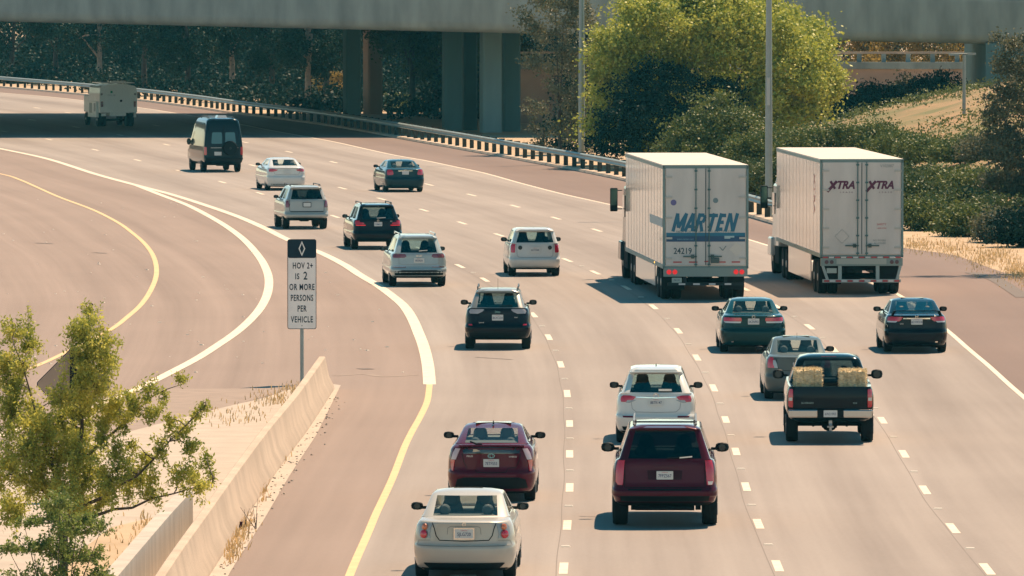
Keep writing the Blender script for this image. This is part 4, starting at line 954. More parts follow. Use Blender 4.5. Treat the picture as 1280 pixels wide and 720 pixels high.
c.patch('reflector_window', [(1.0,-.38,-.34),(1.02,-.37,-.22),(1.055,-.37,-.30)], mat('pale_sticker', (.62,.52,.38), .5), .012, n=4)
c.plate(.785, '7ETF553', .31, .155, y=-.02)
badge_oval(c, 0, .925, .072, .048, mat('teal_badge', (.18,.38,.42), .2, metal=.7)); badge_oval(c, 0, .93, .03, .045, mat('teal_badge', (.18,.38,.42), .2, metal=.7))
text('PRIUS', .05, gold, c.root, tuple(c.P(-.44,.915,.012)), name='model_letters', ext=.002); text('HYBRID', .045, gold, c.root, tuple(c.P(.44,.905,.012)), name='model_letters', ext=.002)
c.line('hatch_gap', [(.60,.97),(.56,.80),(.50,.70),(.34,.68),(.30,.60),(0,.59)], .012, M['seam'], True)
c.patch('lower_bumper', [(.20,-.62,.62),(.30,-.76,.76),(.46,-.70,.70),(.50,-.55,.55)], M['blk'], .01, n=16)
c.patch('bumper_reflector_panel', [(.66,-.48,-.30),(.85,-.52,-.32)], P2, .012, n=4)
MB().bar((-.42,.20,1.20),(-.24,.10,1.14),.03).box((-.25,.09,1.145),(.14,.04,.05)).build('wiper', M['blk'], c.root)
antenna(c, 1.8, 1.47)
# 3 ---- maroon large SUV
P3 = paint('dark_maroon_paint', (.072,.009,.022), .28, .3, 1)
c = suv('suv', 831, 661, .985, yawat(831,661,D1f,D2f,-.6), 'large dark maroon SUV with black rear glass and tall red tail lamps', P3, L=5.13, Wd=2.01, H=1.90, belt=1.27, gm=GD, tr=.40, roofw=.67, beltw=.82, topy=.26, bumpz=.72, botz=.42, zglass=.10, wb=2.95, ax=1.15, tw=.28, cr=.24, gr=.93)
c.patch('tail_lamp', [(.80,.81,.90),(.86,.80,.955),(1.10,.78,.95),(1.26,.765,.92)], M['red'], .014, mirror=True)
c.patch('indicator_lamp', [(.80,.812,.92),(.87,.805,.94)], M['red'], .018, mirror=False)
c.patch('indicator_glow', [(.805,.83,.90),(.865,.82,.92)], mat('bright_lens', (.9,.7,.6), .2, coat=1), .022, n=4)
c.plate(.985, '7FPZ567', .31, .155, y=-.03)
c.patch('plate_recess_panel', [(.90,-.32,.32),(1.075,-.34,.34)], mat('maroon_shade', (.035,.008,.018), .4), .004, n=8)
c.patch('tailgate_handle', [(1.10,-.20,.20),(1.15,-.22,.22)], P3, .02, n=6)
c.line('tailgate_gap', [(.77,1.26),(.77,.76),(0,.755)], .012, M['seam'], True)
c.patch('bumper_step_pad', [(.70,-.70,.70),(.725,-.72,.72)], M['blk'], .012, n=14)
c.patch('lower_bumper', [(.43,-.70,.70),(.50,-.84,.84),(.60,-.86,.86)], M['blk'], .006, n=14)
wiper(c, .05, .40, 1.29); wiper(c, .28, .52, 1.295, m=gold)
star_rails(c, mat('rail_grey', (.2,.2,.2), .4, metal=.5), .75, 3.4, 1.95, .58)
MB().bar((-.60,.8,1.94),(.60,.8,1.94),.035,.03).build('roof_bar', M['rim_d'], c.root)
MB().box((0,.5,.36),(1.1,.5,.08)).box((-.55,.4,.38),(.16,.1,.12)).box((.62,.4,.38),(.10,.3,.10)).bar((-.5,.1,.38),(.5,.1,.36),.06).build('hitch', M['under'], c.root)
# 4 ---- white crossover
P4 = paint('pearl_white_paint', (.66,.66,.62), .3, 0, 1)
c = suv('crossover', 820, 556, .955, yawat(820,556,D1f,D2f,-.6), 'pearl white crossover with winged red tail lamps, directly ahead of the dark maroon SUV', P4, L=4.67, Wd=1.84, H=1.70, belt=1.14, gm=GM, tr=.37, roofw=.60, beltw=.74, topy=.50, bumpz=.64, botz=.24, zglass=.15, cr=.30, gr=.93)
c.patch('tail_lamp', [(.945,.66,.82),(1.00,.52,.84),(1.065,.47,.82),(1.09,.60,.76)], M['red'], .012, mirror=True, n=10)
c.patch('reverse_lamp', [(.925,.62,.70),(.985,.46,.66)], mat('lens_grey', (.32,.34,.35), .15, coat=1), .014, mirror=True)
c.patch('reflector_bar', [(.60,.50,.76),(.635,.50,.78)], M['red_d'], .012, mirror=True)
c.line('tailgate_gap', [(.58,.98),(.55,.80),(.46,.725),(0,.715)], .010, mat('seam_grey', (.25,.25,.24), .7), True)
c.plate(.945, '8BTR147', .31, .155, y=-.02)
c.line('chrome_bar', [(-.46,1.055),(0,1.04),(.46,1.055)], .022, M['chrome'], off=.016)
badge_oval(c, 0, 1.085, .06, .06); c.patch('badge_plate', [(1.03,-.05,.05),(1.13,-.05,.05)], M['clear'], .014, n=3)
c.patch('lower_bumper', [(.25,-.62,.62),(.32,-.76,.76),(.40,-.80,.80)], M['blk'], .006, n=14)
MB().bar(c.P(.06,1.19,.03,c.gkeys),c.P(.36,1.19,.03,c.gkeys),.045).build('wiper', gold, c.root)
MB().box((0,.55,1.60),(1.16,.24,.03)).build('spoiler', P4, c.root, bevel=.01)
antenna(c, 1.4, 1.69)
# 5 ---- pickup with straw bales
P5 = paint('black_teal_paint', (.006,.014,.020), .2, .2, 1)
def pickup():
    L = 5.85; Wd = 2.02; H = 1.93; w = Wd/2
    rt = put('pickup_truck', 1038, 556, .945, yawat(1038,556,D2f,D3f,-.6), 'black pickup truck with two straw bales in its open bed and a chrome bumper', 'pickup truck')
    # cab as an upper shell on a body whose bed is open
    keys = [(.50,.30,L-.25,w-.16,.2),(.56,.22,L-.1,w-.09,.22),(.70,.19,L-.02,w-.02,.2),(.85,.18,L,w,.2),(1.08,.18,L-.1,w,.2),(1.22,.19,L-.45,w-.03,.18),(1.30,.20,L-.7,w-.06,.16)]
    gk = [(1.30,2.05,L-1.45,w-.10,.12),(1.34,2.07,L-1.5,w-.12,.12),(1.80,2.22,L-2.05,w-.28,.14),(1.84,2.24,L-2.1,w-.31,.14),(1.88,2.3,L-2.2,w-.36,.16),(H,2.6,L-2.5,w-.55,.2)]
    c = Car('p', L, Wd, H, keys, gk, SIDE, bow=.03, glassrear=.94)
    c.build(rt, P5, glass('dark_teal_glass', (.10,.16,.18), .8), (1.25, 4.75), .40, .27, sideg=[1,2,3,5,6,7], wheelx=w-.02)
    body = [o for o in rt.children if o.name.startswith('body')][0]
    cu = MB().box((0,1.13,1.3),(1.60,1.72,.86)).build('cut', M['blk'], rt)
    dg = bpy.context.evaluated_depsgraph_get()
    md = body.modifiers.new('b', 'BOOLEAN'); md.object = cu; md.solver = 'EXACT'; dg = bpy.context.evaluated_depsgraph_get()
    me = bpy.data.meshes.new_from_object(body.evaluated_get(dg), depsgraph=dg); body.modifiers.clear(); body.data = me; bpy.data.objects.remove(cu)
    c.patch('tailgate', [(.80,-.80,.80),(.84,-.83,.83),(1.24,-.83,.83),(1.285,-.81,.81)], P5, .02, n=12)
    c.patch('tail_lamp', [(.83,.875,.95),(.86,.87,.985),(1.20,.87,.985),(1.24,.875,.96)], M['red'], .014, mirror=True)
    c.patch('lamp_centre', [(.98,.88,.975),(1.05,.88,.975)], M['clear'], .017, mirror=True)
    text('SILVERADO', .055, mat('dim_chrome', (.25,.38,.38), .3, metal=.6), rt, (-.52,.145,.93), name='model_letters', ext=.003)
    text('4X4', .055, mat('dim_chrome', (.25,.38,.38), .3, metal=.6), rt, (.56,.145,.93), name='model_letters', ext=.003)
    V = []; 
    bc = mat('bumper_chrome', (.42,.42,.42), .22, metal=1)
    for sx in (-1, 1): MB().box((sx*.62,.02,.70),(.66,.16,.19)).build('bumper', bc, rt, bevel=.03)
    MB().box((0,.03,.69),(.62,.14,.15)).box((0,.02,.77),(1.7,.12,.03)).build('bumper_step', M['blk'], rt, bevel=.01)
    r = empty('licence_plate', (0,-.055,.70), 0, rt); plate2('plate', rrect(.31,.155,.012), -.008, 0, M['plate'], r); text('6W21903', .08, M['ink'], r, (0,-.009,-.01), xs=.8, ext=.001, name='registration')
    MB().box((0,.05,.50),(.075,.3,.09)).lathe([(.03,-.14),(.03,-.05),(.045,-.02),(.03,.02)], (0,-.1,.46), 'z', 12).box((0,.0,.40),(.14,.06,.04)).build('tow_hitch', M['rim'], rt)
    MB().bar((-.8,1.25,.42),(.8,1.25,.42),.12,.12,10).lathe([(.06,.95),(.17,1.1),(.19,1.25),(.15,1.4)], (.0,0,.42), 'y', 14).box((-.38,.6,.5),(.05,.1,.25)).box((.38,.6,.5),(.05,.1,.25)).box((-.55,.5,.56),(.14,.1,.1)).box((0,.55,.60),(1.3,.4,.16)).build('rear_axle', M['under'], rt)
    MB().box((0,2.36,1.865),(.34,.06,.055)).build('brake_lamp', M['red'], rt)
    c.mirrors(3.75, 1.42, sz=(.27,.2,.22), out=.19)
    c.seats(2.75, 3.6, 1.45)
    wh = mat('bed_liner', (.012,.014,.016), .8)
    MB().box((0,1.13,.88),(1.58,1.70,.02)).build('bed_floor', wh, rt)
    return rt, c
pk, c = pickup()
bpy.context.view_layer.update()
def bale(x, y, rz, wd, ht, label):
    o0 = pk.matrix_world @ Vector((x, y, .90)); b = tag(empty('straw_bale', o0, pk.rotation_euler.z+rz), label, 'straw bale', 'straw bales in the pickup bed')
    me_b = MB(); V = []; Fc = []; nx_, nz_ = 9, 8; D_ = .85; W_ = wd; H_ = ht
    bm = bmesh.new(); bmesh.ops.create_cube(bm, size=1); bmesh.ops.subdivide_edges(bm, edges=bm.edges[:], cuts=14, use_grid_fill=True)
    for v in bm.verts:
        x_, y_, z_ = v.co; k = 1-.10*(abs(2*x_)**6+abs(2*z_)**6)*.5
        v.co = Vector((x_*W_*k+random.gauss(0,.010), y_*D_+random.gauss(0,.010), (z_*k+.5)*H_+random.gauss(0,.012)))
        if abs(abs(x_)-.2) < .04: v.co.z = v.co.z*.985; v.co.y *= .985
    me = bpy.data.meshes.new('bale'); bm.to_mesh(me); bm.free(); me.materials.append(M['hay']); o = bpy.data.objects.new('straw', me); C.objects.link(o); o.parent = b
    n = 2200; q = rng.uniform(-.5,.5,(n,3)); f = rng.integers(0,3,n); sgn = np.where(rng.random(n)<.5,-1,1)
    for i in range(n): q[i, (1,2,0)[f[i]]] = .5*(-1 if f[i]==0 else (1 if f[i]==1 else sgn[i]))
    q = q*np.array([W_,D_,H_])+np.array([0,0,H_/2]); quads('straw_ends', q, .09, .10, [M['hay']], b)
    MB().box((-W_*.2,0,H_/2),(.008,D_+.015,H_+.012)).box((W_*.2,0,H_/2),(.008,D_+.015,H_+.012)).build('twine', mat('twine', (.55,.42,.2), .8), b)
bale(-.50, .82, R(3), .58, .74, 'pale yellow straw bale on the left side of the pickup bed'); bale(.52, .82, R(-2), .58, .72, 'pale yellow straw bale on the right side of the pickup bed')
# 6 ---- grey compact sedan left of the pickup
P6 = paint('warm_grey_paint', (.10,.125,.125), .35, .4)
c = sedan('sedan', 999, 501, .95, yawat(999,501,D2f,D3f,.8), 'grey compact sedan partly hidden behind the left side of the black pickup', P6, L=4.45, Wd=1.70, H=1.52, deck=1.08, trunk=.52, topf=.95, roofw=.60, beltw=.66, bumpz=.60, bow=.10, cr=.30, wb=2.6)
c.patch('tail_lamp', [(.80,.60,.82),(.90,.62,.84),(1.0,.64,.83),(1.06,.68,.78)], M['red'], .012, mirror=True)
c.patch('tail_lamp_lens', [(.80,.54,.62),(.90,.56,.66),(.99,.60,.66)], mat('lens_grey2', (.34,.38,.4), .15, coat=1), .014, mirror=True)
c.plate(.86, '7LRX431', y=-.02); c.line('boot_lid_gap', [(.60,1.07),(.55,.85),(.50,.74),(0,.73)], .012, M['seam'], True)
antenna(c, 1.4, 1.5, rod=.12)
# 7 ---- dark green sedan
P7 = paint('dark_green_paint', (.008,.045,.050), .25, .4, 1)
c = sedan('sedan', 942, 442, .965, yawat(942,442,D2f,D3f,0.2), 'dark green sedan with wide red and clear tail lamps behind the left truck', P7, L=4.81, Wd=1.82, H=1.45, deck=1.02, trunk=.60, topf=.85, roofw=.60, beltw=.70, bumpz=.62, bow=.10, cr=.33)
c.patch('tail_lamp', [(.865,.34,.86),(.90,.33,.88),(.965,.34,.88)], M['red'], .012, mirror=True, n=12)
c.patch('reverse_lamp', [(.82,.36,.80),(.862,.345,.86)], M['clear'], .012, mirror=True, n=12)
c.plate(.865, '5KZN902', y=-.03); c.line('boot_lid_gap', [(.66,.98),(.62,.80),(.56,.73),(0,.725)], .012, M['seam'], True)
badge_oval(c, 0, .985, .045, .045, M['chrome']); text('HYBRID', .04, gold, c.root, tuple(c.P(.46,1.0,.012)), name='model_letters', ext=.002)
c.patch('exhaust', [(.30,-.62,-.56),(.33,-.62,-.56)], M['chrome'], .02, n=3)
# 8 ---- black sedan with spoiler
P8 = paint('black_paint', (.007,.013,.020), .2, .2, 1)
c = sedan('sedan', 1146, 442, .965, yawat(1146,442,D3f,Rf,1.2), 'black compact sedan with a raised rear spoiler in the rightmost lane', P8, L=4.5, Wd=1.755, H=1.44, deck=1.02, trunk=.46, topf=1.0, roofw=.60, beltw=.68, bumpz=.60, bow=.10, cr=.34, wb=2.7, ax=.9, gm=glass('grey_glass', (.32,.36,.36), 1.2))
c.patch('tail_lamp', [(.865,.50,.84),(.90,.44,.86),(.965,.40,.85),(.985,.38,.80)], M['red'], .012, mirror=True, n=12)
c.patch('reverse_lamp', [(.835,.58,.84),(.872,.54,.85)], M['clear'], .013, mirror=True)
c.line('chrome_bar', [(-.38,.945),(.38,.945)], .035, M['chrome'], off=.014)
c.plate(.86, '6CVW318', y=-.03)
MB().box((0,.10,1.155),(1.20,.17,.03)).bar((-.60,.1,1.155),(-.66,.16,1.02),.10,.03).bar((.60,.1,1.155),(.66,.16,1.02),.10,.03).build('spoiler', P8, c.root, bevel=.01)
for sx in (-1, 1): MB().bar((sx*.026,c.P(0,1.0).y-.02,.965),(sx*.036,c.P(0,1.0).y-.02,1.03),.012).build('badge', M['chrome'], c.root)
MB().bar((-.028,c.P(0,1.0).y-.02,.995),(.028,c.P(0,1.0).y-.02,.995),.011).build('badge', M['chrome'], c.root)
text('Civic', .05, gold, c.root, tuple(c.P(-.42,.80,.012)), name='model_letters', ext=.002)
c.patch('exhaust', [(.30,.52,.59),(.33,.52,.59)], M['chrome'], .02, n=3)
# 9 ---- black SUV with pale lamps
c = suv('crossover', 622, 438, .955, yawat(622,438,Hf,D1f,-1.8), 'black crossover with clear grey tail lamps and roof rails, left of the left truck', P8, L=4.62, Wd=1.86, H=1.67, belt=1.16, gm=GM, tr=.36, roofw=.61, beltw=.72, topy=.52, bumpz=.66, botz=.28, zglass=.12, cr=.32, gr=.95, roofm=mat('roof_reflection_tone', (.22,.23,.22), .4, metal=.3, coat=.6))  # pale roof tone is the sky's reflection put into the paint colour
c.patch('tail_lamp', [(1.005,.56,.80),(1.06,.44,.84),(1.115,.38,.80),(1.13,.42,.74)], mat('clear_pink_lens', (.40,.36,.36), .12, coat=1), .012, mirror=True, n=10)
c.patch('reflector', [(.68,.72,.84),(.72,.74,.85)], M['red'], .012, mirror=True)
c.plate(.90, '8KXC224', y=-.02)
text('Jeep', .09, mat('teal_badge', (.18,.38,.42), .2, metal=.7), c.root, tuple(c.P(0,1.06,.012)), name='badge_letters', ext=.003)
text('4X4', .05, gold, c.root, tuple(c.P(.52,.90,.012)), name='model_letters', ext=.002); text('Latitude', .045, gold, c.root, tuple(c.P(-.46,.76,.012)), name='model_letters', ext=.002)
star_rails(c, M['rim_d'], .75, 2.9, 1.72, .56); antenna(c, .85, 1.66, rod=.30)
c.patch('lower_bumper', [(.29,-.62,.62),(.36,-.8,.8),(.50,-.82,.82)], M['blk'], .006, n=14); wiper(c, .05, .42, 1.19)
# 10 ---- white boxy hatchback
c = suv('hatchback', 669, 346, .965, yawat(669,346,D1f,D2f,-.6), 'white boxy hatchback with upright red tail lamps left of the left truck', paint('clean_white_paint', (.62,.62,.58), .3), L=4.25, Wd=1.76, H=1.62, belt=1.12, gm=GM, tr=.32, roofw=.66, beltw=.74, topy=.22, bumpz=.60, botz=.24, zglass=.13, cr=.20, gr=.93, wb=2.6, ax=.8)
c.patch('tail_lamp', [(.80,.70,.82),(.84,.69,.85),(1.04,.68,.86),(1.09,.67,.82)], M['red'], .012, mirror=True)
c.plate(.90, '6GTA580', y=-.02, w=.36, h=.2); c.line('tailgate_gap', [(.64,1.10),(.62,.70),(.55,.645),(0,.64)], .014, mat('seam_grey', (.25,.25,.24), .7), True)
for sx in (-1, 1): MB().lathe([(.07,-.02),(.07,.03)], (sx*.50, c.P(.5,.97).y-.005, .97), 'y', 16).build('badge', M['rim_d'], c.root)
c.patch('lower_bumper', [(.25,-.62,.62),(.33,-.74,.74)], M['blk'], .006, n=14); antenna(c, .9, 1.6, rod=.05)
# 11 ---- pale blue grey SUV
P11 = paint('pale_blue_silver_paint', (.36,.42,.42), .3, .35)
c = suv('suv', 524, 359, .925, yawat(524,359,Hf,D1f,.8), 'pale blue silver SUV straddling the thick white line right of the HOV sign', P11, L=5.0, Wd=1.97, H=1.75, belt=1.14, gm=GM, tr=.38, roofw=.66, beltw=.78, topy=.42, bumpz=.62, botz=.30, zglass=.14, cr=.30, gr=.93, wb=2.95, ax=1.05)
c.patch('tail_lamp', [(.985,.52,.92),(1.03,.44,.95),(1.09,.46,.93),(1.115,.50,.86)], mat('muted_red_lens', (.20,.03,.05), .15, coat=1), .012, mirror=True, n=12)
c.patch('reflector_bar', [(.66,.46,.90),(.69,.46,.92)], M['red_d'], .012, mirror=True, n=12)
c.patch('chrome_trim', [(.695,.46,.92),(.705,.46,.92)], M['chrome'], .014, mirror=True, n=12)
c.plate(.90, '8FDR655', y=-.02, w=.36); c.line('tailgate_gap', [(.72,1.12),(.70,.80),(.60,.765),(0,.76)], .010, mat('seam_grey', (.25,.25,.24), .7), True)
for i in range(4): badge_oval(c, -.075+i*.05, 1.055, .033, .033)
c.patch('lower_bumper', [(.31,-.66,.66),(.40,-.86,.86),(.53,-.86,.86),(.57,-.6,.6)], M['blk'], .006, n=14); wiper(c, .0, .30, 1.2, m=gold)
star_rails(c, M['chrome'], .8, 3.2, 1.79, .60)
# 12 ---- black SUV
c = suv('suv', 473, 312.5, .915, yawat(473,312.5,D1f,D2f,1.3), 'black SUV with bright red tail lamps ahead of the pale blue silver SUV', P8, L=4.88, Wd=1.96, H=1.76, belt=1.16, gm=GM, tr=.39, roofw=.66, beltw=.78, topy=.40, bumpz=.66, botz=.30, zglass=.14, cr=.30, gr=.93, wb=2.93, ax=1.0)
c.patch('tail_lamp', [(.98,.56,.92),(1.03,.56,.95),(1.12,.74,.93)], M['red'], .012, mirror=True, n=12)
c.patch('tail_lamp_bar', [(.93,.50,.88),(.96,.50,.90)], M['red_on'], .014, mirror=True, n=12)
c.plate(.99, '7XBM410', y=-.02); badge_oval(c, 0, 1.12, .04, .04, M['chrome']); c.line('tailgate_gap', [(.72,.95),(.70,.80),(.60,.765),(0,.76)], .010, M['seam'], True)
text('X5', .07, gold, c.root, tuple(c.P(.52,1.09,.012)), name='model_letters', ext=.002); wiper(c, -.05, .30, 1.2, m=gold)
star_rails(c, M['rim_d'], .8, 3.0, 1.80, .58)
# 13 ---- dark teal sedan
P13 = paint('dark_teal_paint', (.012,.045,.060), .28, .4, 1)
c = sedan('sedan', 507, 240.5, .965, yawat(507,240.5,D2f,D3f,2.0), 'dark teal sedan with rounded red tail lamps near the right edge line', P13, L=4.83, Wd=1.84, H=1.45, deck=1.04, trunk=.48, topf=.95, roofw=.62, beltw=.72, bumpz=.62, bow=.09, cr=.30)
c.patch('tail_lamp', [(.78,.60,.84),(.84,.56,.87),(.98,.60,.87),(1.02,.64,.82)], M['red'], .012, mirror=True, n=10)
c.line('chrome_bar', [(-.34,.965),(.34,.965)], .035, M['chrome'], off=.014); c.plate(.88, '', y=-.02); badge_oval(c, 0, 1.0, .06, .03)
antenna(c, 1.5, 1.44, rod=.1)
# 14 ---- silver SUV
P14 = paint('silver_paint', (.40,.40,.37), .35, .4)
c = suv('suv', 384, 287, .90, yawat(384,287,Hf,D1f,2.2), 'silver SUV with dark rear glass behind the white sedan, ahead of the HOV sign', P14, L=4.82, Wd=1.92, H=1.82, belt=1.25, gm=GD, tr=.39, roofw=.68, beltw=.80, topy=.25, bumpz=.66, botz=.42, zglass=.14, cr=.22, gr=.93, wb=2.79, ax=1.05, tw=.27)
c.patch('tail_lamp', [(.92,.78,.92),(1.02,.76,.93),(1.20,.80,.92)], mat('muted_red_lens', (.20,.03,.05), .15, coat=1), .02, mirror=True)
c.plate(1.04, '', y=-.03, frame=M['blk']); c.line('tailgate_gap', [(.76,1.24),(.75,.78),(.68,.74),(0,.735)], .016, M['seam'], True)
c.patch('tailgate_edge', [(.73,-.72,.72),(.765,-.72,.72)], M['rim_d'], .012, n=10); c.patch('lower_bumper', [(.43,-.66,.66),(.50,-.84,.84)], M['blk'], .006, n=12)
badge_oval(c, 0, 1.16, .05, .035); star_rails(c, M['rim_d'], .7, 3.0, 1.87, .62)
MB().box((0,.42,1.74),(1.3,.24,.035)).build('spoiler', P14, c.root, bevel=.01)
# 15 ---- white sedan
c = sedan('sedan', 359, 238.5, .965, yawat(359,238.5,D1f,D2f,2.5), 'white sedan with slim red tail lamps between the dark van and the silver SUV', P4, L=4.86, Wd=1.82, H=1.47, deck=1.06, trunk=.50, topf=.95, roofw=.61, beltw=.71, bumpz=.62, bow=.09, cr=.30)
c.patch('tail_lamp', [(.86,.66,.84),(.90,.50,.87),(.955,.42,.86),(.99,.60,.80)], M['red'], .012, mirror=True, n=10)
c.plate(.86, '', y=-.02); c.line('boot_lid_gap', [(.62,.86),(.56,.74),(0,.735)], .012, mat('seam_grey', (.25,.25,.24), .7), True); c.patch('lower_bumper', [(.21,-.6,.6),(.30,-.76,.76)], M['blk'], .006, n=12)
c.line('boot_edge', [(-.55,1.02),(.55,1.02)], .02, P14, off=.012)
# 16 ---- dark high roof van
P16 = paint('dark_blue_van_paint', (.008,.022,.032), .25, .2, 1)
def van():
    L = 6.0; Wd = 2.02; H = 2.70; w = Wd/2
    rt = put('cargo_van', 280, 215.5, .955, yawat(280,215.5,D1f,D2f,3.3), 'dark blue high roof van with a spare wheel on its rear door', 'van')
    keys = [(.42,.22,L-.25,w-.14,.14),(.48,.06,L-.12,w-.05,.15),(.60,.0,L-.03,w-.01,.15),(.70,.0,L,w,.14),(.74,.06,L-.05,w,.12),(1.0,.07,L-.25,w,.12),(1.28,.08,L-.85,w-.01,.12)]
    gk = [(1.28,.08,L-.95,w-.01,.12),(1.42,.09,L-1.05,w-.02,.12),(1.98,.14,L-1.7,w-.08,.12),(2.35,.18,L-1.95,w-.14,.14),(2.55,.22,L-2.1,w-.19,.18),(2.65,.3,L-2.2,w-.28,.2),(H,.6,L-2.5,w-.5,.2)]
    c = Car('v', L, Wd, H, keys, gk, [0,.08,.2,.4,.6,.72,.80,.88,.94,1], bow=.03)
    c.build(rt, P16, GD, (1.15, 4.80), .37, .25, sideg=[6,7], rearglass=False, rimm=M['rim_d'])
    c.patch('rear_window', [(1.42,.10,.60),(1.47,.08,.64),(1.93,.09,.60),(1.99,.12,.56)], mat('green_glass', (.02,.11,.11), .12, coat=1), .012, mirror=True, keys=gk)
    c.patch('tail_lamp', [(.86,.90,1.0),(.92,.88,1.02),(1.26,.89,1.02)], M['red'], .014, mirror=True)
    ge = empty('spare_wheel', (.30,-.06,1.20), 0, rt)
    MB().lathe([(.20,-.11),(.33,-.12),(.36,-.08),(.37,0),(.36,.08),(.33,.10)], (0,0,0), 'y', 30).build('tyre', M['tyre'], ge, 40); MB().lathe([(.05,-.13),(.06,-.10),(.19,-.10)], (0,0,0), 'y', 18).build('rim', M['rim_d'], ge, 40)
    MB().bar((0,.06,.76),(0,.16,2.3),.018,.02).build('door_gap', M['seam'], rt)
    MB().box((-.38,.055,1.22),(.55,.02,.03)).box((.68,.06,1.22),(.12,.02,.02)).build('door_trim', M['rim'], rt)
    MB().box((0,-.02,.68),(1.9,.14,.1)).build('bumper', M['blk'], rt, bevel=.02)
    r = empty('licence_plate', (-.30,.03,.93), 0, rt); plate2('plate', rrect(.36,.18,.01), -.008, 0, M['plate'], r)
    MB().box((-.1,3.4,2.74),(.6,1.6,.08)).box((.1,1.6,2.76),(.5,.8,.12),taper=.8).build('roof_vent', M['clear'], rt)
    star_rails(c, M['rim_d'], .9, 3.4, 2.74, .62)
    c.mirrors(4.6, 1.45, sz=(.2,.14,.34), out=.14)
    MB().box((0,.3,.4),(1.1,.3,.1)).build('hitch', M['under'], rt)
van()
# 17 ---- white utility body truck
def utility():
    pw = paint('utility_white_paint', (.84,.90,.86), .45, 0, .3)
    rt = put('utility_truck', 148, 158.5, 1.0, yawat(148,158.5,Hf,D1f,0)+R(1.5), 'white utility service truck with an enclosed box body in the shadow under the overpass', 'truck')
    V = []; pr = [(-1.14,.86),(-1.14,2.0),(-1.10,2.32),(-1.0,2.44),(-.5,2.54),(0,2.57),(.5,2.54),(1.0,2.44),(1.10,2.32),(1.14,2.0),(1.14,.86)]; k = len(pr)
    for y in (0, 3.6): V += [(x, y, z) for x, z in pr]
    mesh_obj('box_body', V, [tuple(range(k)), tuple(range(k,2*k))]+[(i,(i+1)%k,k+(i+1)%k,k+i) for i in range(k)], pw, rt)
    for sx in (-1, 1):
        MB().box((sx*1.15,2.1,1.02),(.16,2.8,.95)).build('tool_bin', pw, rt, bevel=.02)
        MB().box((sx*1.235,2.5,1.1),(.01,.9,.6)).box((sx*1.235,1.2,1.15),(.01,.5,.5)).build('bin_door', mat('bin_grey', (.35,.40,.38), .5), rt)
        MB().box((sx*1.0,-.015,1.35),(.14,.03,.34)).build('tail_lamp', mat('purple_lens', (.10,.03,.07), .2, coat=1), rt)
        MB().lathe([(.06,-.02),(.06,.02)], (sx*1.02,-.01,1.95), 'y', 14).build('marker_lamp', M['blk'], rt)
        MB().lathe([(.035,-.03),(.035,.0)], (sx*1.02,-.01,1.95), 'y', 14).build('marker_lens', M['clear'], rt)
    MB().box((-.36,-.01,1.6),(.66,.02,1.42)).box((.36,-.01,1.6),(.66,.02,1.42)).build('rear_door', mat('door_white', (.82,.88,.84), .45), rt, bevel=.008)
    MB().lathe([(.07,-.05),(.07,-.02)], (.16,.0,1.55), 'y', 12).build('door_lock', M['blk'], rt)
    MB().box((-.42,-.022,2.08),(.13,.006,.14)).build('green_emblem', mat('emblem_green', (.02,.30,.16), .5), rt)
    text('CITY OF', .13, mat('dim_letters', (.22,.34,.34), .5), rt, (-.42,-.024,1.88), name='lettering', ext=.002)
    MB().box((0,-.03,.92),(2.2,.1,.14)).box((-.9,-.02,.72),(.3,.02,.16)).build('bumper', pw, rt)
    MB().box((0,.2,2.68),(.9,.3,.14)).bar((-1.0,.3,2.62),(1.0,.3,2.62),.06).bar((-1.0,2.9,2.62),(1.0,2.9,2.62),.06).bar((-1.0,.2,2.62),(-1.0,3.1,2.62),.06).bar((1.0,.2,2.62),(1.0,3.1,2.62),.06).build('ladder_rack', M['rim'], rt)
    MB().box((0,5.0,1.3),(1.95,2.4,1.0)).box((0,4.5,2.0),(1.75,1.5,.7),taper=.85).box((0,2.2,.75),(1.0,4.2,.25)).build('cab', pw, rt, bevel=.06)
    for ya in (1.15, 4.9):
        for sx in (-1, 1):
            for dx in ((0, .26) if ya < 2 else (0,)):
                ww = empty('wheel', (sx*(.98-dx), ya, .40), 0, rt)
                MB().lathe([(.24,-.11),(.38,-.12),(.40,-.07),(.40,.07),(.38,.12),(.24,.11)], (0,0,0), 'x', 26).build('tyre', M['tyre'], ww, 40)
                if dx == 0: MB().lathe([(.23,sx*.06),(.10,sx*.10),(.05,sx*.12)], (0,0,0), 'x', 20).build('rim', M['rim'], ww, 40)
    MB().bar((-1,1.15,.4),(1,1.15,.4),.14,None,8).build('axle', M['under'], rt)
utility()
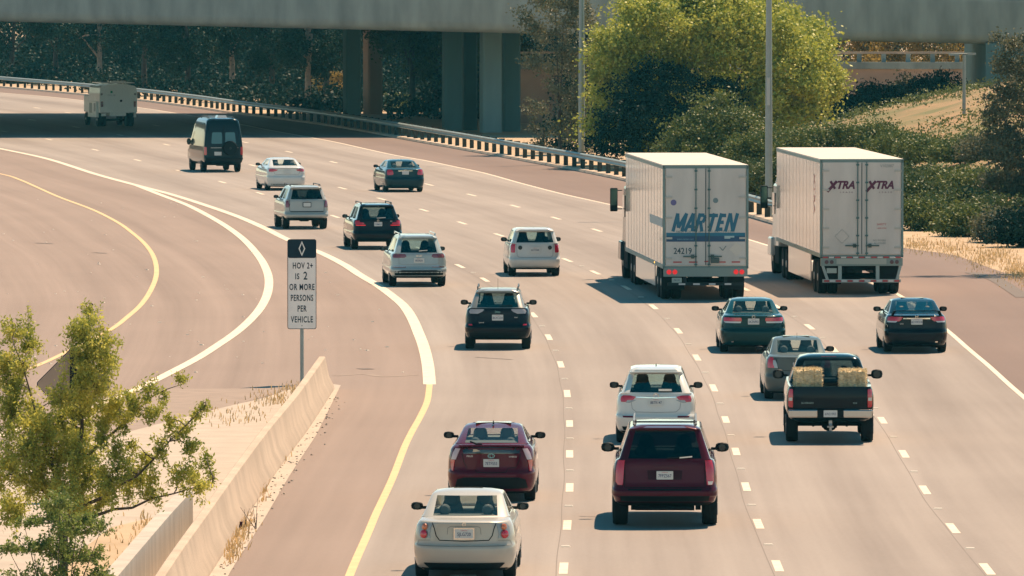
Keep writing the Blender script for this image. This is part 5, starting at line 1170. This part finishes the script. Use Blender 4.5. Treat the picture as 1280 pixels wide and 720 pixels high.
# ================================================================== semi trailers
def wheel(parent, x, y, r=.52, wd=.28, rim=True, sx=-1):
    ww = empty('wheel', (x, y, r), 0, parent)
    MB().lathe([(r*.56,-wd*.45),(r*.94,-wd*.5),(r,-wd*.36),(r,-.03),(r*.985,-.02),(r*.985,.02),(r,.03),(r,wd*.36),(r*.94,wd*.5),(r*.56,wd*.45)], (0,0,0), 'x', 36).build('tyre', M['tyre'], ww, 40)
    if rim: MB().lathe([(r*.56,sx*wd*.40),(r*.5,sx*wd*.20),(r*.28,sx*wd*.16),(r*.22,sx*wd*.5),(r*.08,sx*wd*.52)], (0,0,0), 'x', 28).build('rim', M['rim'], ww, 40)
def semi(px, py, sc, yaw, label, side_m, reefer, tractor_m, zlo, zhi, skirt, tandem):
    rt = put('semi_truck', px, py, sc, yaw, label, 'semi truck'); L = 15.9
    fr = mat('trailer_frame', (.16,.24,.24), .5, metal=.3)
    if reefer: side_m = mat('reefer_side', (.84,.76,.68), .3, metal=.1, noise=.05, nscale=.4, coat=1)
    MB().box((0,L/2,(zlo+zhi)/2),(2.58,L-.08,zhi-zlo-.03)).build('box_body', side_m, rt)
    MB().box((0,L/2,zhi),(2.60,L,.05)).build('roof', mat('trailer_roof', (.62,.54,.45), .5, noise=.05, nscale=.5), rt, bevel=.01)
    mb = MB()
    for sx in (-1, 1): mb.box((sx*1.27,.03,(zlo+zhi)/2),(.07,.10,zhi-zlo))
    mb.box((0,.03,zhi-.045),(2.60,.10,.10)); mb.box((0,.03,zlo+.03),(2.6,.1,.07))
    for sx in (-1, 1): mb.box((sx*1.292,L/2,zhi-.06),(.03,L,.09)).box((sx*1.292,L/2,zlo+.05),(.03,L,.12))
    mb.build('frame', fr, rt)
    dw = mat('trailer_door', (.54,.53,.50), .5, noise=.12, nscale=1.6, stretch=(1,1,.3), detail=9)
    for sx in (-1, 1): MB().box((sx*.612,-.0,(zlo+zhi)/2),(1.205,.05,zhi-zlo-.17)).build('door', dw, rt, bevel=.006)
    # side panel seams and rivets
    mb = MB()
    if reefer:
        for i in range(1, 13): mb.box((-1.2915,i*1.22,(zlo+zhi)/2),(.006,.02,zhi-zlo-.2))
    else:
        for i in range(1, 13): mb.box((-1.2915,i*1.22,(zlo+zhi)/2),(.004,.012,zhi-zlo-.2))
    mb.build('side_seam', mat('seam_beige', (.42,.40,.37), .6), rt)
    # lock rods
    rods = (-.33,-.05,.08) if reefer else (-.17,.12,.20)
    rods = (-.30, .10) if reefer else (-.13, .15)
    mb = MB()
    for x in rods:
        mb.bar((x,-.055,zlo+.05),(x,-.055,zhi-.06),.032,None,8)
        for z in np.linspace(zlo+.12, zhi-.16, 6): mb.box((x,-.045,z),(.09,.03,.05))
    mb.build('lock_rod', mat('rod_teal', (.07,.15,.16), .45, metal=.5), rt)
    for sx, x in ((-1, rods[0]), (1, rods[1])): MB().box((x+sx*.18,-.075,zlo+.36),(.42,.03,.04)).box((x+sx*.10,-.07,zlo+.36),(.10,.04,.12)).build('door_handle', mat('rod_teal2', (.05,.10,.10), .5), rt)
    for sx, z in [(sx, z) for sx in (-1, 1) for z in np.linspace(zlo+.3, zhi-.35, 5)]: MB().box((sx*1.13,-.04,z),(.22,.03,.06)).build('hinge', mat('hinge_grey', (.42,.43,.40), .5, metal=.3), rt)
    MB().box((0,-.032,(zlo+zhi)/2),(.02,.01,zhi-zlo-.2)).build('door_gap', mat('door_gap_teal', (.03,.07,.08), .6), rt)
    # wheels
    for ya in (tandem, tandem+1.25):
        for sx in (-1, 1):
            wheel(rt, sx*1.12, ya, sx=sx); wheel(rt, sx*.80, ya, rim=False)
        MB().bar((-1,ya,.52),(1,ya,.52),.16,None,8).build('axle', M['under'], rt)
    MB().box((0,tandem+.6,.86),(1.1,3.4,.22)).box((-.45,L/2+1,zlo-.12),(.12,L-3,.2)).box((.45,L/2+1,zlo-.12),(.12,L-3,.2)).build('chassis', M['under'], rt)
    for sx in (-1, 1): MB().box((sx*.9,tandem-.75,.62),(.62,.02,.62)).build('mud_flap', M['blk'], rt)
    if skirt:
        for sx in (-1, 1):
            MB().box((sx*1.26,(tandem+2.2+11.6)/2,(zlo+.32)/2),(.03,11.6-(tandem+2.2),zlo-.32)).build('side_skirt', mat('skirt_white', (.84,.74,.66), .3, coat=.8), rt)
    # tractor
    ty = L-1.6
    for ya in (ty-1.3, ty):
        for sx in (-1, 1): wheel(rt, sx*1.09, ya, .51, sx=sx); wheel(rt, sx*.78, ya, .51, rim=False)
    for sx in (-1, 1): wheel(rt, sx*1.05, ty+4.2, .52, .30, sx=sx)
    ch = MB().box((0,ty+1.5,.80),(.9,7.4,.26)).box((-1.0,ty+1.7,.70),(.55,1.5,.55)).box((1.0,ty+1.7,.70),(.55,1.5,.55)).build('tractor_chassis', M['under'], rt)
    cab = empty('cab', (0, ty+1.9, 0), 0, rt)
    MB().box((0,1.25,1.95),(2.42,2.5,2.1),taper=.96).box((0,1.1,3.35),(2.3,2.0,.75),taper=.85).build('cab_shell', tractor_m, cab, bevel=.08)
    MB().box((0,3.3,1.35),(2.0,1.8,1.05),taper=.82).box((0,3.9,.8),(2.35,.9,.5)).build('bonnet', tractor_m, cab, bevel=.08)
    for sx in (-1, 1):
        MB().box((sx*1.13,2.45,.90),(.36,1.3,.62),taper=.9).build('wing', tractor_m, cab, bevel=.06)
        mr = empty('side_mirror', (sx*1.50,2.15,2.55), 0, cab)
        MB().box((0,0,0),(.24,.14,.76)).build('housing', M['blk'] , mr, bevel=.03); MB().box((0,-.074,.08),(.19,.01,.52)).build('mirror_glass', mat('mirror_green', (.05,.12,.11), .1, metal=.7), mr)
        MB().bar((-sx*.28,.05,.3),(0,.05,.3),.03).bar((-sx*.28,.05,-.3),(0,.05,-.3),.03).build('bracket', M['blk'], mr)
        MB().box((sx*1.19,1.95,2.35),(.03,.8,.7)).build('side_window', mat('black_glass', (.006,.012,.018), .06, coat=1), cab)
    return rt, fr
STROKES = {'M': ((0,0,0,1),(0,1,.5,.2),(.5,.2,1,1),(1,1,1,0)), 'A': ((0,0,.5,1),(.5,1,1,0),(.25,.28,.75,.28)), 'R': ((0,0,0,1),(0,.9,.7,.9),(.7,.9,.9,.72),(.9,.72,.7,.5),(.7,.5,0,.5),(.4,.5,.95,0)),
 'T': ((0,.88,1,.88),(.5,0,.5,1)), 'E': ((0,0,0,1),(0,.88,.9,.88),(0,.5,.8,.5),(0,.12,.9,.12)), 'N': ((0,0,0,1),(0,1,1,0),(1,0,1,1)), 'X': ((0,-.28,.95,1.06),(.25,1.06,.8,0))}
def block_word(parent, m, word, x0, z0, h, wd, gap, thick, shear, y, name='company_lettering'):
    x = x0
    for ch, wc in zip(word, wd):
        mb = MB(); k = 0; ww = wc-thick*.8
        for (a, b, c, d) in STROKES[ch]:
            k += 1; th = thick if abs(c-a) < .9 or d != b else thick*.8
            p = Vector((x+a*ww+b*h*shear, y-.0006*k, z0+b*h)); q = Vector((x+c*ww+d*h*shear, y-.0006*k, z0+d*h)); dr = (q-p).normalized(); nn = Vector((dr.z, 0, -dr.x))*thick/2
            if abs(b-d) < .01: nn = nn*1.1
            n0 = len(mb.v); mb.v += [p+nn, p-nn, q-nn, q+nn]; mb.f.append((n0,n0+1,n0+2,n0+3))
        o = mb.build(name, m, parent); x += wc+gap
# left truck
yw = yawat(882,377,D2f,D3f,.9)
rt, fr = semi(882, 376, .995, yw, 'white refrigerated semi trailer truck with blue lettering and a blue band on its doors', None, True, paint('dark_tractor_paint', (.012,.025,.035), .3), .98, 4.10, True, 1.45)
blue = mat('lettering_blue', (.0,.12,.21), .4); bnd = mat('band_blue', (.0,.06,.15), .4); bnd2 = mat('band_teal', (.0,.14,.24), .4); grey = mat('lettering_grey', (.16,.22,.22), .5)
zz = lambda y: (376-y)/41.35
MB().box((0,-.028,1.875),(2.40,.006,.17)).build('blue_band', bnd, rt); MB().box((0,-.028,2.01),(2.40,.006,.10)).build('blue_band_top', bnd2, rt)
block_word(rt, blue, 'MARTEN', -1.0, 2.10, .55, (.35,.31,.285,.34,.255,.30), .012, .098, .27, -.029)
text('DRIVE FOR THE BEST', .105, grey, rt, (-.47,-.027,2.085), shear=.2, xs=.9, ext=.002, name='lettering'); text('1-800-395-3331', .125, grey, rt, (.52,-.027,2.09), shear=.2, xs=.9, ext=.002, name='lettering')
text('24219', .26, mat('lettering_dark', (.02,.06,.08), .5), rt, (-.70,-.027,1.50), bold=.004, xs=.86, ext=.002, name='trailer_number')
text('www.marten.com', .07, mat('pale_blue_letters', (.15,.35,.45), .5), rt, (-.62,-.033,1.87), ext=.002, name='lettering')
MB().box((.72,-.033,1.94),(.30,.004,.05)).box((.66,-.034,1.90),(.18,.004,.04)).build('wing_emblem', mat('pale_emblem', (.35,.50,.52), .5), rt)
red = mat('reflective_red', (.42,.04,.05), .4); whm = mat('reflective_white', (.62,.60,.58), .4)
mb = MB()
for x in (-.86,-.38,.02,.48,.92): MB().box((x,-.030,1.19 if abs(x) < .1 else 1.17),(.26 if abs(x)>.1 else .12,.006,.04)).build('reflective_strip', red, rt)
V = [(.90,-.029,1.36),(1.10,-.029,1.56),(.90,-.029,1.76),(.70,-.029,1.56)]
MB().box((.93,-.029,1.56),(.30,.006,.30),Matrix.Rotation(R(45),3,'Y')).build('placard_holder', mat('placard_pale', (.58,.56,.50), .5), rt)
MB().bar((.42,-.03,1.63),(.52,-.03,1.52),.01,.025).bar((.52,-.03,1.52),(.62,-.03,1.66),.01,.025).build('placard_clip', grey, rt)
MB().lathe([(.09,-.03),(.09,-.025)], (-.98,0,2.98), 'y', 16).build('round_sticker', mat('sticker_violet', (.12,.12,.28), .5), rt); MB().lathe([(.08,-.03),(.08,-.025)], (.30,0,3.04), 'y', 16).build('round_sticker', mat('sticker_teal', (.14,.22,.24), .5), rt)
MB().box((0,.02,.86),(2.55,.14,.26)).build('rear_sill', mat('sill_grey', (.20,.27,.26), .5, metal=.3), rt)
for sx in (-1, 1):
    for dx in (.93, 1.11): MB().lathe([(.02,-.09),(.07,-.08),(.075,-.05)], (sx*dx-.01,0,.87), 'y', 18).build('brake_lamp', M['red_on'], rt, 50)
r = empty('licence_plate', (-.88,-.02,.62), 0, rt); plate2('plate', rrect(.30,.15,.01), -.008, 0, mat('plate_pale_green', (.35,.42,.38), .5), r); text('P86 102', .07, M['ink'], r, (0,-.009,0), xs=.8, ext=.001, name='registration')
mb = MB(); mb.box((0,.05,.50),(2.3,.1,.09)).box((-.62,.06,.63),(.09,.08,.34)).box((.62,.06,.63),(.09,.08,.34)); mb.build('underride_guard', mat('guard_dark', (.02,.035,.04), .5), rt)
mb = MB()
for x in (-.72,-.28,.20,.68): MB().box((x,-.004,.50),(.20,.006,.05)).build('guard_reflector', whm, rt)
MB().box((.0,.1,1.12),(.4,.1,.1)).box((.28,-.06,1.22),(.26,.10,.16)).build('lock_box', mat('lock_dark', (.05,.09,.09), .5), rt, bevel=.02)
MB().box((-1.30,3.3,1.05),(.03,.10,.05)).build('marker_lamp', M['orange_on'], rt)
# blue lettering band on the left side and slanted grey stripe
MB().box((-1.2955,2.9,2.35),(.005,5.2,.26)).build('side_band', mat('side_band_grey', (.30,.38,.42), .5), rt)
# right truck
rt, fr = semi(1077, 369, .985, yawat(1077,369,D3f,Rf,.7), 'plain white dry van semi trailer truck on the right with maroon lettering on both doors', mat('van_side', (.88,.78,.70), .3, noise=.05, nscale=.5, coat=1), False, paint('white_tractor_paint', (.60,.57,.52), .35), 1.18, 4.22, True, 1.35)
mar = mat('lettering_maroon', (.09,.012,.05), .5)
for x in (-.62, .60):
    text('TRA', .33, mar, rt, (x+.10,-.027,3.42), bold=.016, shear=.30, xs=.92, ext=.003, name='company_lettering')
    MB().bar((x-.46,-.030,3.22),(x-.16,-.030,3.55),.008,.085).bar((x-.36,-.033,3.55),(x-.22,-.033,3.31),.008,.075).build('company_lettering', mar, rt)
    text('LEASE', .06, mar, rt, (x+.14,-.027,3.20), xs=1.6, ext=.002, space=1.8, name='lettering')
text('V102007', .13, grey, rt, (.78,-.027,4.02), shear=.15, xs=.9, ext=.002, name='trailer_number')
text('SAFETY', .09, red, rt, (.62,-.027,2.20), ext=.002, name='lettering'); text('1-800-XTRA', .06, red, rt, (.62,-.027,2.08), ext=.002, name='lettering')
text('NO RIDERS', .08, grey, rt, (.55,-.027,1.70), ext=.002, name='lettering'); text('ALLOWED', .08, grey, rt, (.57,-.027,1.61), ext=.002, name='lettering')
mb = MB()
for i in range(4):
    a = R(45+90*i); mb.bar((-.62+.22*math.cos(a-.785),-.028,1.83+.22*math.sin(a-.785)),(-.62+.22*math.cos(a+.785),-.028,1.83+.22*math.sin(a+.785)),.012,.006)
mb.build('placard_outline', grey, rt)
text('XTRA', .62, mat('side_faded_red', (.50,.22,.20), .5), rt, (-1.294,2.1,3.10), rot=(math.pi/2, R(90), -math.pi/2), xs=.8, ext=.002, name='side_lettering')
MB().box((0,.02,1.03),(2.56,.14,.24)).build('rear_sill', mat('sill_grey', (.20,.27,.26), .5, metal=.3), rt)
MB().box((-.36,-.06,1.05),(.86,.012,.17)).box((.42,-.06,1.05),(.70,.012,.17)).build('sill_plate', mat('sill_pale', (.34,.38,.35), .5, metal=.3), rt)
mb = MB(); mb2 = MB()
for i in range(13):
    x = -1.14+i*.19; MB().box((x,-.062,1.175),(.16,.01,.045)).build('reflective_strip', red if i%2 == 0 else whm, rt)
for i in range(13):
    x = -1.10+i*.183; MB().box((x,-.062,.44),(.16,.01,.06)).build('reflective_strip', red if i%2 == 0 else whm, rt)
for sx in (-1, 1):
    for dx in (.94, 1.10): MB().lathe([(.02,-.075),(.06,-.068),(.065,-.05)], (sx*dx,0,1.03), 'y', 18).build('brake_lamp', mat('dull_red_lens', (.10,.05,.06), .3), rt, 50)
mb = MB().box((0,.0,.44),(2.44,.10,.10)).box((-.68,.02,.70),(.11,.08,.48)).box((.50,.02,.70),(.11,.08,.48)).bar((-1.22,.02,.92),(-1.06,.02,.46),.09,.08).bar((1.22,.02,.92),(1.10,.02,.46),.09,.08)
mb.build('underride_guard', mat('guard_pale', (.30,.38,.37), .5, metal=.2), rt)
r = empty('licence_plate', (-.94,-.02,.76), 0, rt); plate2('plate', rrect(.31,.155,.01), -.008, 0, mat('plate_pale_green', (.35,.42,.38), .5), r)
